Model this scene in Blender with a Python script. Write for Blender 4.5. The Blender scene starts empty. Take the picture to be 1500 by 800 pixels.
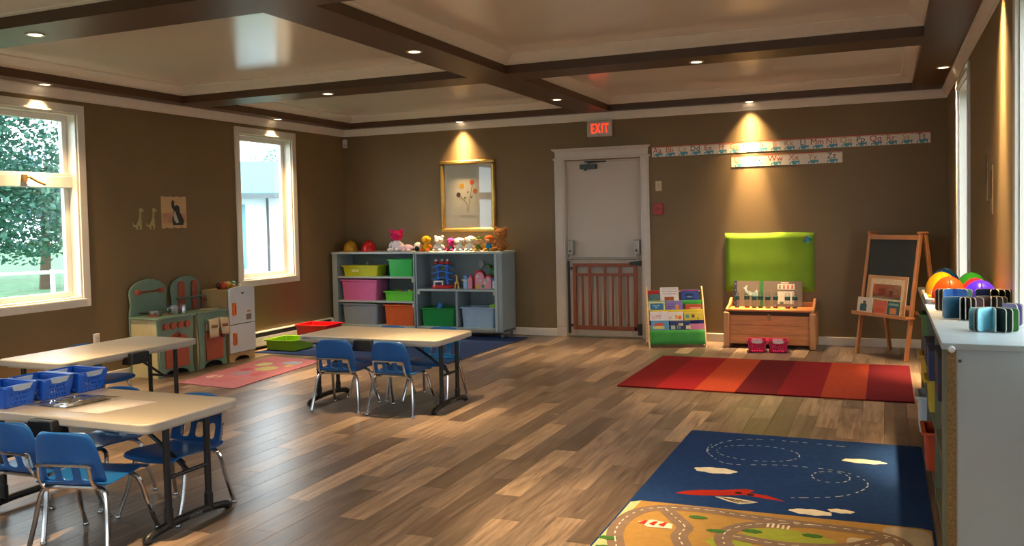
import bpy, math, random
from mathutils import Matrix, Vector
random.seed(7)
R = math.radians
SC = bpy.context.scene
COL = SC.collection

# ------------------------------------------------------------------ camera
H = 1.42
def cam_axes(yaw, pit, rol):
    f = Vector((-math.sin(yaw)*math.cos(pit), math.cos(yaw)*math.cos(pit), math.sin(pit)))
    r = Vector((math.cos(yaw), math.sin(yaw), 0)); u = r.cross(f)
    return (math.cos(rol)*r + math.sin(rol)*u, -math.sin(rol)*r + math.cos(rol)*u, f)
_r, _u, _f = cam_axes(R(23.0225), R(-2.1607), R(-1.2114))
cd = bpy.data.cameras.new('camera'); cam = bpy.data.objects.new('camera', cd); COL.objects.link(cam)
m = Matrix.Identity(4)
for i in range(3):
    m[i][0] = _r[i]; m[i][1] = _u[i]; m[i][2] = -_f[i]
m[2][3] = H
cam.matrix_world = m
cd.sensor_width = 36; cd.lens = 1290.07/1500*36; cd.shift_y = -(400-368.39)/1500
cd.clip_start = .05; cd.clip_end = 300
SC.camera = cam

# ------------------------------------------------------------------ world, exposure
SKY = 7.0
LAMP = 185.0
w = bpy.data.worlds.new('world'); SC.world = w; w.use_nodes = True
wn = w.node_tree; bg = wn.nodes['Background']
tc = wn.nodes.new('ShaderNodeTexCoord'); nz = wn.nodes.new('ShaderNodeTexNoise'); cr = wn.nodes.new('ShaderNodeValToRGB')
nz.inputs['Scale'].default_value = 2.2; nz.inputs['Detail'].default_value = 4
cr.color_ramp.elements[0].color = (.78, .91, 1, 1); cr.color_ramp.elements[1].color = (.90, .97, 1, 1)
wn.links.new(tc.outputs['Generated'], nz.inputs['Vector']); wn.links.new(nz.outputs['Fac'], cr.inputs['Fac'])
wn.links.new(cr.outputs['Color'], bg.inputs['Color'])
bg.inputs['Strength'].default_value = SKY
vs = SC.view_settings
vs.view_transform = 'Standard'; vs.look = 'None'; vs.exposure = 0.06; vs.gamma = 1.0; vs.use_curve_mapping = False
SC.cycles.max_bounces = 8; SC.cycles.diffuse_bounces = 4; SC.cycles.glossy_bounces = 4; SC.cycles.transparent_max_bounces = 12
SC.cycles.sample_clamp_indirect = 4.0

# ------------------------------------------------------------------ room dimensions
XL, XR, YB, YF = -6.57, .57, 9.87, -2.2
ZB, ZC = 2.62, 2.77          # underside of beams, ceiling inside the coffers

# ------------------------------------------------------------------ materials
def lin(h):
    h = h.lstrip('#'); out = []
    for i in (0, 2, 4):
        c = int(h[i:i+2], 16)/255
        out.append(c/12.92 if c <= .04045 else ((c+.055)/1.055)**2.4)
    return (*out, 1)
_MC = {}
def mt(hx, rough=.5, metal=0, var=.10, scale=14, bump=0, bscale=60, coat=0, emit=0, spec=.5, stretch=None, alpha=1):
    key = (hx, rough, metal, var, scale, bump, bscale, coat, emit, spec, stretch, alpha)
    if key in _MC: return _MC[key]
    ma = bpy.data.materials.new('m_'+hx.strip('#')); ma.use_nodes = True
    nt = ma.node_tree; b = nt.nodes['Principled BSDF']; c = lin(hx)
    b.inputs['Roughness'].default_value = rough; b.inputs['Metallic'].default_value = metal
    b.inputs['Coat Weight'].default_value = coat; b.inputs['Specular IOR Level'].default_value = spec
    b.inputs['Alpha'].default_value = alpha
    t = nt.nodes.new('ShaderNodeTexCoord'); n = nt.nodes.new('ShaderNodeTexNoise')
    src = t.outputs['Object']
    if stretch:
        mp = nt.nodes.new('ShaderNodeMapping'); mp.inputs['Scale'].default_value = stretch
        nt.links.new(src, mp.inputs['Vector']); src = mp.outputs['Vector']
    n.inputs['Scale'].default_value = scale; n.inputs['Detail'].default_value = 4
    nt.links.new(src, n.inputs['Vector'])
    r = nt.nodes.new('ShaderNodeValToRGB')
    r.color_ramp.elements[0].position = .3; r.color_ramp.elements[1].position = .7
    r.color_ramp.elements[0].color = (*[x*(1-var) for x in c[:3]], 1)
    r.color_ramp.elements[1].color = (*[min(1, x*(1+var)) for x in c[:3]], 1)
    nt.links.new(n.outputs['Fac'], r.inputs['Fac']); nt.links.new(r.outputs['Color'], b.inputs['Base Color'])
    if emit:
        b.inputs['Emission Color'].default_value = c; b.inputs['Emission Strength'].default_value = emit
    if bump:
        n2 = nt.nodes.new('ShaderNodeTexNoise'); n2.inputs['Scale'].default_value = bscale; n2.inputs['Detail'].default_value = 3
        bp = nt.nodes.new('ShaderNodeBump'); bp.inputs['Strength'].default_value = bump; bp.inputs['Distance'].default_value = .004
        nt.links.new(src, n2.inputs['Vector']); nt.links.new(n2.outputs['Fac'], bp.inputs['Height']); nt.links.new(bp.outputs['Normal'], b.inputs['Normal'])
    _MC[key] = ma
    return ma
def glass_mat(name, tint=(1, 1, 1, 1), rough=.0, gloss=.9):
    ma = bpy.data.materials.new(name); ma.use_nodes = True; nt = ma.node_tree; nt.nodes.clear()
    o = nt.nodes.new('ShaderNodeOutputMaterial'); mx = nt.nodes.new('ShaderNodeMixShader'); tr = nt.nodes.new('ShaderNodeBsdfTransparent')
    gl = nt.nodes.new('ShaderNodeBsdfGlossy'); lw = nt.nodes.new('ShaderNodeLayerWeight'); pw = nt.nodes.new('ShaderNodeMath'); pw.operation = 'POWER'; pw.inputs[1].default_value = 5
    fr = nt.nodes.new('ShaderNodeMath'); fr.operation = 'MULTIPLY_ADD'; fr.inputs[1].default_value = .96; fr.inputs[2].default_value = .04
    lw.inputs['Blend'].default_value = .5; nt.links.new(lw.outputs['Facing'], pw.inputs[0]); nt.links.new(pw.outputs[0], fr.inputs[0])
    ml = nt.nodes.new('ShaderNodeMath'); ml.operation = 'MULTIPLY'; ml.inputs[1].default_value = gloss
    tr.inputs['Color'].default_value = tint; gl.inputs['Roughness'].default_value = rough
    nt.links.new(fr.outputs[0], ml.inputs[0]); nt.links.new(ml.outputs[0], mx.inputs[0]); nt.links.new(tr.outputs[0], mx.inputs[1])
    nt.links.new(gl.outputs[0], mx.inputs[2]); nt.links.new(mx.outputs[0], o.inputs[0])
    return ma
GLASS = glass_mat('window_glass', (.96, .98, .98, 1))
CLEAR = glass_mat('clear_plastic', (.86, .90, .90, 1), .08, 1.6)
def plank_mat(name, use_attr):
    ma = bpy.data.materials.new(name); ma.use_nodes = True; nt = ma.node_tree; b = nt.nodes['Principled BSDF']
    if use_attr:
        a = nt.nodes.new('ShaderNodeAttribute'); a.attribute_name = 'tone'; rnd = a.outputs['Fac']
    else:
        a = nt.nodes.new('ShaderNodeObjectInfo'); rnd = a.outputs['Random']
    g = nt.nodes.new('ShaderNodeNewGeometry'); mp = nt.nodes.new('ShaderNodeMapping'); mp.inputs['Scale'].default_value = (17, 1.3, 1)
    cmb = nt.nodes.new('ShaderNodeCombineXYZ'); ml = nt.nodes.new('ShaderNodeMath'); ml.operation = 'MULTIPLY'; ml.inputs[1].default_value = 37
    nt.links.new(rnd, ml.inputs[0]); nt.links.new(ml.outputs[0], cmb.inputs['Z']); nt.links.new(ml.outputs[0], cmb.inputs['Y'])
    nt.links.new(g.outputs['Position'], mp.inputs['Vector']); nt.links.new(cmb.outputs[0], mp.inputs['Location'])
    n = nt.nodes.new('ShaderNodeTexNoise'); n.inputs['Scale'].default_value = 2.4; n.inputs['Detail'].default_value = 7; n.inputs['Distortion'].default_value = .6
    n.inputs['Roughness'].default_value = .65
    nt.links.new(mp.outputs[0], n.inputs['Vector'])
    base = nt.nodes.new('ShaderNodeValToRGB'); e = base.color_ramp.elements
    base.color_ramp.interpolation = 'LINEAR'
    e[0].position = 0; e[0].color = lin('#65584f'); e[1].position = 1; e[1].color = lin('#b9a48e')
    for p, h in ((.3, '#776a60'), (.6, '#88796d'), (.85, '#9e8b7a')):
        x = base.color_ramp.elements.new(p); x.color = lin(h)
    nt.links.new(rnd, base.inputs['Fac'])
    grain = nt.nodes.new('ShaderNodeValToRGB'); ge = grain.color_ramp.elements
    ge[0].position = .36; ge[0].color = (.44, .42, .41, 1); ge[1].position = .66; ge[1].color = (1.14, 1.12, 1.10, 1)
    nt.links.new(n.outputs['Fac'], grain.inputs['Fac'])
    mix = nt.nodes.new('ShaderNodeMix'); mix.data_type = 'RGBA'; mix.blend_type = 'MULTIPLY'; mix.inputs[0].default_value = 1
    nt.links.new(base.outputs[0], mix.inputs[6]); nt.links.new(grain.outputs[0], mix.inputs[7]); nt.links.new(mix.outputs[2], b.inputs['Base Color'])
    rr = nt.nodes.new('ShaderNodeMapRange'); rr.inputs[3].default_value = .24; rr.inputs[4].default_value = .40; b.inputs['Specular IOR Level'].default_value = .65
    nt.links.new(n.outputs['Fac'], rr.inputs[0]); nt.links.new(rr.outputs[0], b.inputs['Roughness'])
    bp = nt.nodes.new('ShaderNodeBump'); bp.inputs['Strength'].default_value = .12; bp.inputs['Distance'].default_value = .002
    nt.links.new(n.outputs['Fac'], bp.inputs['Height']); nt.links.new(bp.outputs[0], b.inputs['Normal'])
    return ma

WALL = mt('#7a6748', .55, var=.03, scale=3, bump=.05, bscale=220, spec=.35)
WHITE = mt('#ece5da', .35, var=.03)
CEIL = mt('#ece4da', .17, var=.02, scale=1.2, spec=.5)
BROWN = mt('#4a3323', .42, var=.06, scale=4)
SHELFG = mt('#8c9ba0', .45, var=.05, scale=6)
BLUEP = mt('#15599f', .30, var=.05, spec=.5)
CHROME = mt('#c9c9cc', .16, metal=1, var=.05)
BLACK = mt('#17181b', .40, var=.1)
TABLEW = mt('#b9b2a6', .28, var=.03, scale=30, bump=.03, bscale=300)
STEEL = mt('#b9bcc0', .25, metal=1, var=.06)
PINE = mt('#c8824a', .42, var=.16, scale=5, stretch=(1, 6, 6))
PINEV = mt('#c38a58', .45, var=.14, scale=5, stretch=(7, 7, 1))

# ------------------------------------------------------------------ mesh helpers
class MB:
    def __init__(s): s.v = []; s.f = []; s.M = Matrix.Identity(4)
    def at(s, loc=(0, 0, 0), rz=0, rx=0, ry=0):
        s.M = Matrix.Translation(loc) @ Matrix.Rotation(rz, 4, 'Z') @ Matrix.Rotation(ry, 4, 'Y') @ Matrix.Rotation(rx, 4, 'X'); return s
    def raw(s, vs, fs):
        o = len(s.v); s.v += [tuple(s.M @ Vector(p)) for p in vs]; s.f += [tuple(i+o for i in f) for f in fs]; return s
    def box(s, x0, x1, y0, y1, z0, z1):
        return s.raw([(x0,y0,z0),(x1,y0,z0),(x1,y1,z0),(x0,y1,z0),(x0,y0,z1),(x1,y0,z1),(x1,y1,z1),(x0,y1,z1)],
                     [(3,2,1,0),(4,5,6,7),(0,1,5,4),(1,2,6,5),(2,3,7,6),(3,0,4,7)])
    def prism(s, poly, z0, z1):
        n = len(poly)
        return s.raw([(x, y, z0) for x, y in poly]+[(x, y, z1) for x, y in poly],
                     [tuple(range(n))[::-1], tuple(range(n, 2*n))]+[(i, (i+1) % n, n+(i+1) % n, n+i) for i in range(n)])
    def tube(s, pts, r, n=8, closed=False, r1=None):
        P = [Vector(p) for p in pts]; k = len(P); vs = []; fs = []; prev = None
        for i, p in enumerate(P):
            if closed: d = P[(i+1) % k]-P[i-1]
            else: d = P[min(i+1, k-1)]-P[max(i-1, 0)]
            d.normalize()
            if prev is None: a = d.orthogonal().normalized()
            else:
                a = prev-d*prev.dot(d)
                a = a.normalized() if a.length > 1e-6 else d.orthogonal().normalized()
            prev = a; b = d.cross(a); rr = r if r1 is None else r+(r1-r)*i/(k-1)
            vs += [p+rr*(a*math.cos(t)+b*math.sin(t)) for t in [2*math.pi*j/n for j in range(n)]]
        for i in range(k if closed else k-1):
            for j in range(n):
                a0 = i*n+j; a1 = i*n+(j+1) % n; b0 = ((i+1) % k)*n+j; b1 = ((i+1) % k)*n+(j+1) % n
                fs.append((a0, a1, b1, b0))
        if not closed: fs += [tuple(range(n))[::-1], tuple(range((k-1)*n, k*n))]
        return s.raw(vs, fs)
    def lathe(s, prof, n=20, sx=1, sy=1):
        vs = []; fs = []; k = len(prof)
        for r, z in prof: vs += [(r*sx*math.cos(2*math.pi*j/n), r*sy*math.sin(2*math.pi*j/n), z) for j in range(n)]
        for i in range(k-1):
            for j in range(n): fs.append((i*n+j, i*n+(j+1) % n, (i+1)*n+(j+1) % n, (i+1)*n+j))
        fs += [tuple(range(n))[::-1], tuple(range((k-1)*n, k*n))]
        return s.raw(vs, fs)
    def ell(s, c, r, n=14, mm=9):
        if not isinstance(r, (tuple, list)): r = (r, r, r)
        vs = []; fs = []
        for i in range(1, mm):
            t = math.pi*i/mm
            vs += [(c[0]+r[0]*math.sin(t)*math.cos(2*math.pi*j/n), c[1]+r[1]*math.sin(t)*math.sin(2*math.pi*j/n), c[2]-r[2]*math.cos(t)) for j in range(n)]
        vs += [(c[0], c[1], c[2]-r[2]), (c[0], c[1], c[2]+r[2])]; b = len(vs)-2
        for i in range(mm-2):
            for j in range(n): fs.append((i*n+j, i*n+(j+1) % n, (i+1)*n+(j+1) % n, (i+1)*n+j))
        for j in range(n):
            fs.append((b, (j+1) % n, j)); fs.append((b+1, (mm-2)*n+j, (mm-2)*n+(j+1) % n))
        return s.raw(vs, fs)
    def build(s, name, mat, parent=None, bevel=0, solid=0, sub=0, smooth=True, seg=2, loc=None, rz=0, ang=38):
        me = bpy.data.meshes.new(name); me.from_pydata(s.v, [], s.f); me.update()
        if smooth:
            me.polygons.foreach_set('use_smooth', [True]*len(me.polygons)); me.set_sharp_from_angle(angle=R(ang))
        me.materials.append(mat)
        o = bpy.data.objects.new(name, me); COL.objects.link(o); o.parent = parent
        if loc is not None: o.location = loc
        o.rotation_euler.z = rz
        if solid:
            q = o.modifiers.new('solid', 'SOLIDIFY'); q.thickness = solid; q.offset = 0
        if sub:
            q = o.modifiers.new('sub', 'SUBSURF'); q.levels = sub; q.render_levels = sub
        if bevel:
            q = o.modifiers.new('bevel', 'BEVEL'); q.width = bevel; q.segments = seg; q.limit_method = 'ANGLE'; q.angle_limit = R(40)
        return o
def tag(o, label, cat, group=None, kind=None):
    o['label'] = label; o['category'] = cat
    if group: o['group'] = group
    if kind: o['kind'] = kind
    return o
def thing(name, label, cat, loc=(0, 0, 0), rz=0, group=None):
    o = bpy.data.objects.new(name, None); COL.objects.link(o); o.location = loc; o.rotation_euler.z = rz; o.empty_display_size = .05
    return tag(o, label, cat, group)
def struct(o): o['kind'] = 'structure'; return o
def sempty(name, loc=(0, 0, 0)):
    o = bpy.data.objects.new(name, None); COL.objects.link(o); o.location = loc; o['kind'] = 'structure'; return o
def dup(root, label, loc, rz=0, group=None):
    r = root.copy(); COL.objects.link(r); r.location = loc; r.rotation_euler.z = rz; r['label'] = label
    if group: r['group'] = group
    for ch in list(root.children):
        c = ch.copy(); COL.objects.link(c); c.parent = r
        for g in ch.children:
            d = g.copy(); COL.objects.link(d); d.parent = c
    return r
def text(body, size, mat, parent, loc, rot, name='lettering', ext=.0006, align='CENTER', sx=1, bold=0):
    cu = bpy.data.curves.new(name, 'FONT'); cu.body = body; cu.size = size; cu.extrude = ext; cu.align_x = align; cu.align_y = 'CENTER'
    cu.resolution_u = 2; cu.offset = bold
    tmp = bpy.data.objects.new(name, cu); me = bpy.data.meshes.new_from_object(tmp); bpy.data.objects.remove(tmp)
    me.materials.clear(); me.materials.append(mat); o = bpy.data.objects.new(name, me); COL.objects.link(o); o.parent = parent
    o.location = loc; o.rotation_euler = rot; o.scale.x = sx
    return o
BK = (R(90), 0, 0)            # lettering that faces -y
LW = (R(90), 0, R(90))        # lettering that faces +x
def rrect(x0, x1, y0, y1, r, n=5):
    out = []
    for cx, cy, a in ((x1-r, y0+r, -90), (x1-r, y1-r, 0), (x0+r, y1-r, 90), (x0+r, y0+r, 180)):
        for i in range(n+1):
            t = R(a+90*i/n); out.append((cx+r*math.cos(t), cy+r*math.sin(t)))
    return out
def bez(pts, n=6):
    """smooth Catmull-Rom polyline through the points"""
    P = [Vector(p) for p in pts]; out = []
    for i in range(len(P)-1):
        p0 = P[max(i-1, 0)]; p1 = P[i]; p2 = P[i+1]; p3 = P[min(i+2, len(P)-1)]
        for k in range(n):
            t = k/n
            out.append(.5*((2*p1)+(p2-p0)*t+(2*p0-5*p1+4*p2-p3)*t*t+(3*p1-p0-3*p2+p3)*t**3))
    out.append(P[-1]); return out

# ================================================================== STRUCTURE
# ---- floor with planks
floor = struct(MB().box(XL-.2, XR+.2, YF-.2, YB+.2, -.15, -.012).build('floor', mt('#3a2d22', .7), smooth=False))
PW, PL = .1425, .915
PM, PMA = plank_mat('plank_wood', False), plank_mat('plank_wood_joined', True)
def cover(x, y):     # hidden under a rug or furniture
    return (-2.0 < x < .2 and 7.1 < y < 8.6) or (-1.1 < x < .5 and 2.9 < y < 5.65) or (x > .25 and 3.8 < y < 6.5) or (x < -4.0 and y > 7.8)
cells = []
row = 0; x = XL
while x < XR-.001:
    off = (row*.37+random.uniform(-.1, .1)) % 1*PL; y = YF-off
    while y < YB:
        y0, y1 = max(y, YF), min(y+PL, YB)
        if y1-y0 > .04: cells.append((x, min(x+PW, XR), y0, y1))
        y += PL
    x += PW; row += 1
def score(c):
    xc, yc = (c[0]+c[1])/2, (c[2]+c[3])/2; d = Vector((xc, yc, -H)); z = d.dot(_f)
    if z < 1.5: return -1
    px = 750+1290*d.dot(_r)/z; py = 368-1290*d.dot(_u)/z
    if px < -60 or px > 1560 or py > 860 or cover(xc, yc): return -1
    if px < 330 and py > 560+.2*px: return .01/z
    return 1/z**3
order = sorted(cells, key=score, reverse=True)
pm_cache = {}
g_ = .0004
for c in order[:298]:
    L = round(c[3]-c[2], 3); W = round(c[1]-c[0], 3)
    if (L, W) not in pm_cache:
        mb = MB(); a, b2 = W/2-g_, L/2-g_; e = .0011
        mb.raw([(-a,-b2,-.012),(a,-b2,-.012),(a,b2,-.012),(-a,b2,-.012),(-a,-b2,-e),(a,-b2,-e),(a,b2,-e),(-a,b2,-e),
                (-a+e,-b2+e,0),(a-e,-b2+e,0),(a-e,b2-e,0),(-a+e,b2-e,0)],
               [(0,1,5,4),(1,2,6,5),(2,3,7,6),(3,0,4,7),(4,5,9,8),(5,6,10,9),(6,7,11,10),(7,4,8,11),(8,9,10,11)])
        o = mb.build('plank', PM, floor, smooth=False); pm_cache[(L, W)] = o.data
    else:
        o = bpy.data.objects.new('plank', pm_cache[(L, W)]); COL.objects.link(o); o.parent = floor
    o.location = ((c[0]+c[1])/2, (c[2]+c[3])/2, 0)
mb = MB(); tones = []
for c in order[298:]:
    mb.raw([(c[0]+g_,c[2]+g_,0),(c[1]-g_,c[2]+g_,0),(c[1]-g_,c[3]-g_,0),(c[0]+g_,c[3]-g_,0)], [(0,1,2,3)])
    tones.append(random.random())
o = mb.build('plank_field', PMA, floor, smooth=False); o['kind'] = 'stuff'
at_ = o.data.attributes.new('tone', 'FLOAT', 'FACE'); at_.data.foreach_set('value', tones)

# ---- walls with window openings
WT = .18; CW = .075
WINS_L = [(4.67, 5.765), (7.735, 8.815), (1.55, 2.65)]
WINS_R = [(7.21, 8.37), (3.58, 4.75), (-.05, 1.12)]
WINS_F = [(-5.9, -4.5), (-3.7, -2.3), (-1.5, -.1)]  # unseen windows behind the camera, widened and one added for more daylight
WZ0, WZ1 = .715, 2.495
def side_wall(name, x0, x1, wins):
    mb = MB(); cur = YF-.2
    for a, b in sorted(wins):
        a += CW-.005; b -= CW-.005
        mb.box(x0, x1, cur, a, -.15, 2.95); mb.box(x0, x1, a, b, -.15, WZ0+CW-.005); mb.box(x0, x1, a, b, WZ1-CW+.005, 2.95); cur = b
    mb.box(x0, x1, cur, YB+.2, -.15, 2.95)
    return struct(mb.build(name, WALL, smooth=False))
side_wall('wall_left', XL-WT, XL, WINS_L)
side_wall('wall_right', XR, XR+WT, WINS_R)
mb = MB(); DX0, DX1, DZ = -3.50, -2.57, 2.075
mb.box(XL, DX0, YB, YB+WT, -.15, 2.95).box(DX1, XR, YB, YB+WT, -.15, 2.95).box(DX0, DX1, YB, YB+WT, DZ, 2.95).box(DX0, DX1, YB+.10, YB+WT, -.15, DZ)
struct(mb.build('wall_back', WALL, smooth=False))
mb = MB(); cur = XL
for a, b in WINS_F:
    a += CW; b -= CW
    mb.box(cur, a, YF-WT, YF, -.15, 2.95).box(a, b, YF-WT, YF, -.15, WZ0+CW).box(a, b, YF-WT, YF, WZ1-CW, 2.95); cur = b
mb.box(cur, XR, YF-WT, YF, -.15, 2.95)
struct(mb.build('wall_front', WALL, smooth=False))

# ---- ceiling, beams, coffer mouldings
ceil = struct(MB().box(XL-.2, XR+.2, YF-.2, YB+.2, ZC, ZC+.2).build('ceiling', CEIL, smooth=False))
BX = [(XL, -6.36), (-3.26, -2.90), (.248, XR)]
BY = [(9.73, YB), (6.78, 7.15), (3.73, 4.12), (.70, 1.08), (YF, YF+.2)]
ZF = 2.69
for a, b in BX: MB().box(a, b, YF, YB, ZB, ZC+.02).build('beam', BROWN, ceil, smooth=False)
for a, b in BY:
    for i in range(2): MB().box(BX[i][1], BX[i+1][0], a, b, ZB, ZC+.02).build('beam', BROWN, ceil, smooth=False)
def crown_prof(w, h):      # distance from the wall, drop below the top
    return [(0, 0), (w, 0), (w, -.012), (w*.86, -.016), (w*.72, -h*.35), (w*.42, -h*.66), (w*.2, -h*.8), (w*.16, -h+.008), (0, -h)]
def moulding(name, p0, p1, inward, w, h, ztop, mat, parent):
    d = Vector(p1)-Vector(p0); i2 = Vector(inward); pr = crown_prof(w, h); n = len(pr)
    tu = d.normalized()
    vs = []
    for P, s in ((p0, 1), (p1, -1)):
        for a, z in pr:
            q = Vector(P)+i2*a+tu*a*s; vs.append((q.x, q.y, ztop+z))
    fs = [(i, (i+1) % n, n+(i+1) % n, n+i) for i in range(n)]+[tuple(range(n))[::-1], tuple(range(n, 2*n))]
    return MB().raw(vs, fs).build(name, mat, parent, ang=25)
cols = [(-6.36, -3.26), (-2.90, .248)]
rows = [(7.15, 9.73), (4.12, 6.78), (1.08, 3.73), (YF+.2, .70)]
for a, b in cols:
    for c, d in rows:
        for p0, p1, inn in (((a, c), (b, c), (0, 1)), ((b, c), (b, d), (-1, 0)), ((b, d), (a, d), (0, -1)), ((a, d), (a, c), (1, 0))):
            moulding('crown_molding', p0, p1, inn, .10, ZC-ZF, ZC, WHITE, ceil)
k = 1
for p0, p1, inn in (((XL, YF), (XR, YF), (0, 1)), ((XR, YF), (XR, YB), (-1, 0)), ((XR, YB), (XL, YB), (0, -1)), ((XL, YB), (XL, YF), (1, 0))):
    struct(moulding('trim_%d' % k, p0, p1, inn, .05, .088, ZB, WHITE, None)); k += 1
# ---- baseboards
BB = mt('#d9d3c8', .35, var=.03)
def bboard(name, segs):
    mb = MB()
    for x0, x1, y0, y1 in segs:
        mb.box(x0, x1, y0, y1, 0, .092)
    struct(mb.build(name, BB, bevel=.006))
bboard('baseboard_back', [(XL, -3.62, YB-.016, YB), (-2.475, XR, YB-.016, YB)])
bboard('baseboard_left', [(XL, XL+.016, YF, 7.52)])
bboard('baseboard_right', [(XR-.016, XR, YF, YB)])

# ---- windows
TRIM = mt('#e4ddcf', .30, var=.02)
SASH = mt('#e8e6e0', .30, var=.02)
def window(n, side, a, b, transom=None):
    """side: 'L','R' (a..b along y) or 'F' (a..b along x). local frame: u along wall, v = depth outwards, z up"""
    root = sempty('window_%d' % n)
    if side == 'L': T = lambda u, v, z: (XL-v, u, z)
    elif side == 'R': T = lambda u, v, z: (XR+v, u, z)
    else: T = lambda u, v, z: (u, YF-v, z)
    def bx(name, u0, u1, v0, v1, z0, z1, mat, bev=.004):
        p, q = T(u0, v0, z0), T(u1, v1, z1)
        return MB().box(min(p[0], q[0]), max(p[0], q[0]), min(p[1], q[1]), max(p[1], q[1]), z0, z1).build(name, mat, root, bevel=bev)
    z0, z1 = WZ0, WZ1
    bx('casing', a, b, -.020, .0, z1-CW, z1, TRIM); bx('casing', a, b, -.020, .0, z0, z0+CW, TRIM)
    bx('casing', a, a+CW, -.020, .0, z0+CW, z1-CW, TRIM); bx('casing', b-CW, b, -.020, .0, z0+CW, z1-CW, TRIM)
    bx('casing_bead', a+CW-.018, b-CW+.018, -.028, -.020, z1-CW, z1-CW+.016, TRIM, .003); bx('casing_bead', a+CW-.018, b-CW+.018, -.028, -.020, z0+CW-.016, z0+CW, TRIM, .003)
    ia, ib, iz0, iz1 = a+CW, b-CW, z0+CW, z1-CW
    bx('jamb', ia, ib, 0, WT, iz1-.014, iz1, TRIM, 0); bx('window_sill', ia, ib, 0, WT, iz0, iz0+.014, TRIM, 0)
    bx('jamb', ia, ia+.014, 0, WT, iz0+.014, iz1-.014, TRIM, 0); bx('jamb', ib-.014, ib, 0, WT, iz0+.014, iz1-.014, TRIM, 0)
    ia += .014; ib -= .014; iz0 += .014; iz1 -= .014
    S = .05; v0, v1 = .10, .145
    bx('sash', ia, ib, v0, v1, iz1-S, iz1, SASH); bx('sash', ia, ib, v0, v1, iz0, iz0+S, SASH)
    bx('sash', ia, ia+S, v0, v1, iz0+S, iz1-S, SASH); bx('sash', ib-S, ib, v0, v1, iz0+S, iz1-S, SASH)
    panes = [(iz0+S, iz1-S)]
    if transom:
        bx('sash_rail', ia, ib, v0-.045, v1, transom-.05, transom+.05, SASH)
        bx('sash_rail', ia, ib, v0-.03, v0, transom+.05, transom+.075, SASH)
        panes = [(iz0+S, transom-.05), (transom+.075, iz1-S)]
        h = MB(); p = T((a+b)/2+.06, v0-.05, transom); sg = 1 if side == 'L' else -1
        h.at(p).tube([(0, -.09, .03), (sg*.02, -.04, .03), (sg*.03, .02, -.005), (sg*.025, .10, -.03)], .011, 8)
        h.at(p).box(-.02, .02, -.10, -.06, -.01, .05)
        h.build('window_handle', mt('#8a6f49', .35, metal=.6), root)
    for p0, p1 in panes: bx('window_pane', ia+S, ib-S, .118, .124, p0, p1, GLASS, 0)
window(1, 'L', *WINS_L[0], transom=1.82)
window(2, 'L', *WINS_L[1])
window(3, 'R', *WINS_R[0])
window(4, 'R', *WINS_R[1])
window(5, 'L', *WINS_L[2], transom=1.82)
window(6, 'R', *WINS_R[2])
window(7, 'F', *WINS_F[0])
window(8, 'F', *WINS_F[1])
window(9, 'F', *WINS_F[2])

# ---- exit door in the back wall
DOORW = mt('#c3b7a8', .42, var=.03, scale=2)
d = sempty('door_1')
MB().box(DX0+.015, DX1-.015, YB+.03, YB+.075, .012, DZ-.015).build('door_leaf', DOORW, d, bevel=.003)
MB().box(DX0, DX0+.015, YB-.005, YB+.10, 0, DZ).build('door_jamb', DOORW, d); MB().box(DX1-.015, DX1, YB-.005, YB+.10, 0, DZ).build('door_jamb', DOORW, d)
MB().box(DX0+.015, DX1-.015, YB-.005, YB+.10, DZ-.015, DZ).build('door_jamb', DOORW, d)
DCAS = mt('#cfc5b8', .38, var=.03)
for x0, x1 in ((-3.62, DX0+.004), (DX1-.004, -2.475)):
    MB().box(x0, x1, YB-.022, YB, 0, 2.09).build('casing', DCAS, d, bevel=.004)
    MB().box(x0+.02, x1-.02, YB-.028, YB-.022, .12, 2.07).build('casing_bead', DCAS, d, bevel=.003)
MB().box(-3.635, -2.46, YB-.026, YB, 2.09, 2.115).build('header_bead', DCAS, d, bevel=.006)
MB().box(-3.61, -2.485, YB-.022, YB, 2.115, 2.185).build('header', DCAS, d, bevel=.003)
pr = [(0, 0), (.022, 0), (.03, .012), (.052, .028), (.056, .04), (0, .04)]
mb = MB(); n = len(pr)
vs_ = [(-3.61-(a-.02), YB-a, 2.182+z) for a, z in pr]+[(-2.485+(a-.02), YB-a, 2.182+z) for a, z in pr]
mb.raw(vs_, [(i, (i+1) % n, n+(i+1) % n, n+i) for i in range(n)]+[tuple(range(n))[::-1], tuple(range(n, 2*n))]); mb.build('header_cap', DCAS, d, ang=20)
MB().box(DX0, DX1, YB-.012, YB+.10, 0, .012).build('threshold', mt('#a5977c', .35, metal=.7), d, bevel=.003)
DK = mt('#4c5350', .35, metal=.6)
cl = MB().box(-3.30, -3.10, YB-.035, YB+.03, 1.975, 2.03).build('door_closer', DK, d, bevel=.008)
MB().tube([(-3.20, YB-.01, 2.035), (-3.20, YB-.01, 2.05), (-2.97, YB-.05, 2.055), (-3.24, YB-.02, 2.06)], .009, 6).build('closer_arm', DK, cl)
MB().tube([(-3.23, YB-.03, 1.975), (-3.23, YB-.03, 1.955)], .018, 10).build('closer_knob', DK, cl)
PANIC = mt('#98948c', .35, metal=.5)
for x0, x1 in ((-3.465, -3.395), (-2.665, -2.595)):
    p = MB().box(x0, x1, YB-.045, YB+.03, .965, 1.145).build('panic_bar_head', PANIC, d, bevel=.012)
    MB().ell(((x0+x1)/2, YB-.047, 1.02), (.014, .010, .016), 10, 6).build('lock_cylinder', DK, p)
MB().tube([(-3.44, YB-.075, .985), (-3.44, YB-.085, .93), (-2.62, YB-.085, .93), (-2.62, YB-.075, .985)], .016, 10).build('panic_bar', PANIC, d)
MB().box(-3.43, -2.63, YB-.012, YB+.03, .83, .925).build('panic_bar_backplate', mt('#b9b2a6', .4), d, bevel=.004)

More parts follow.
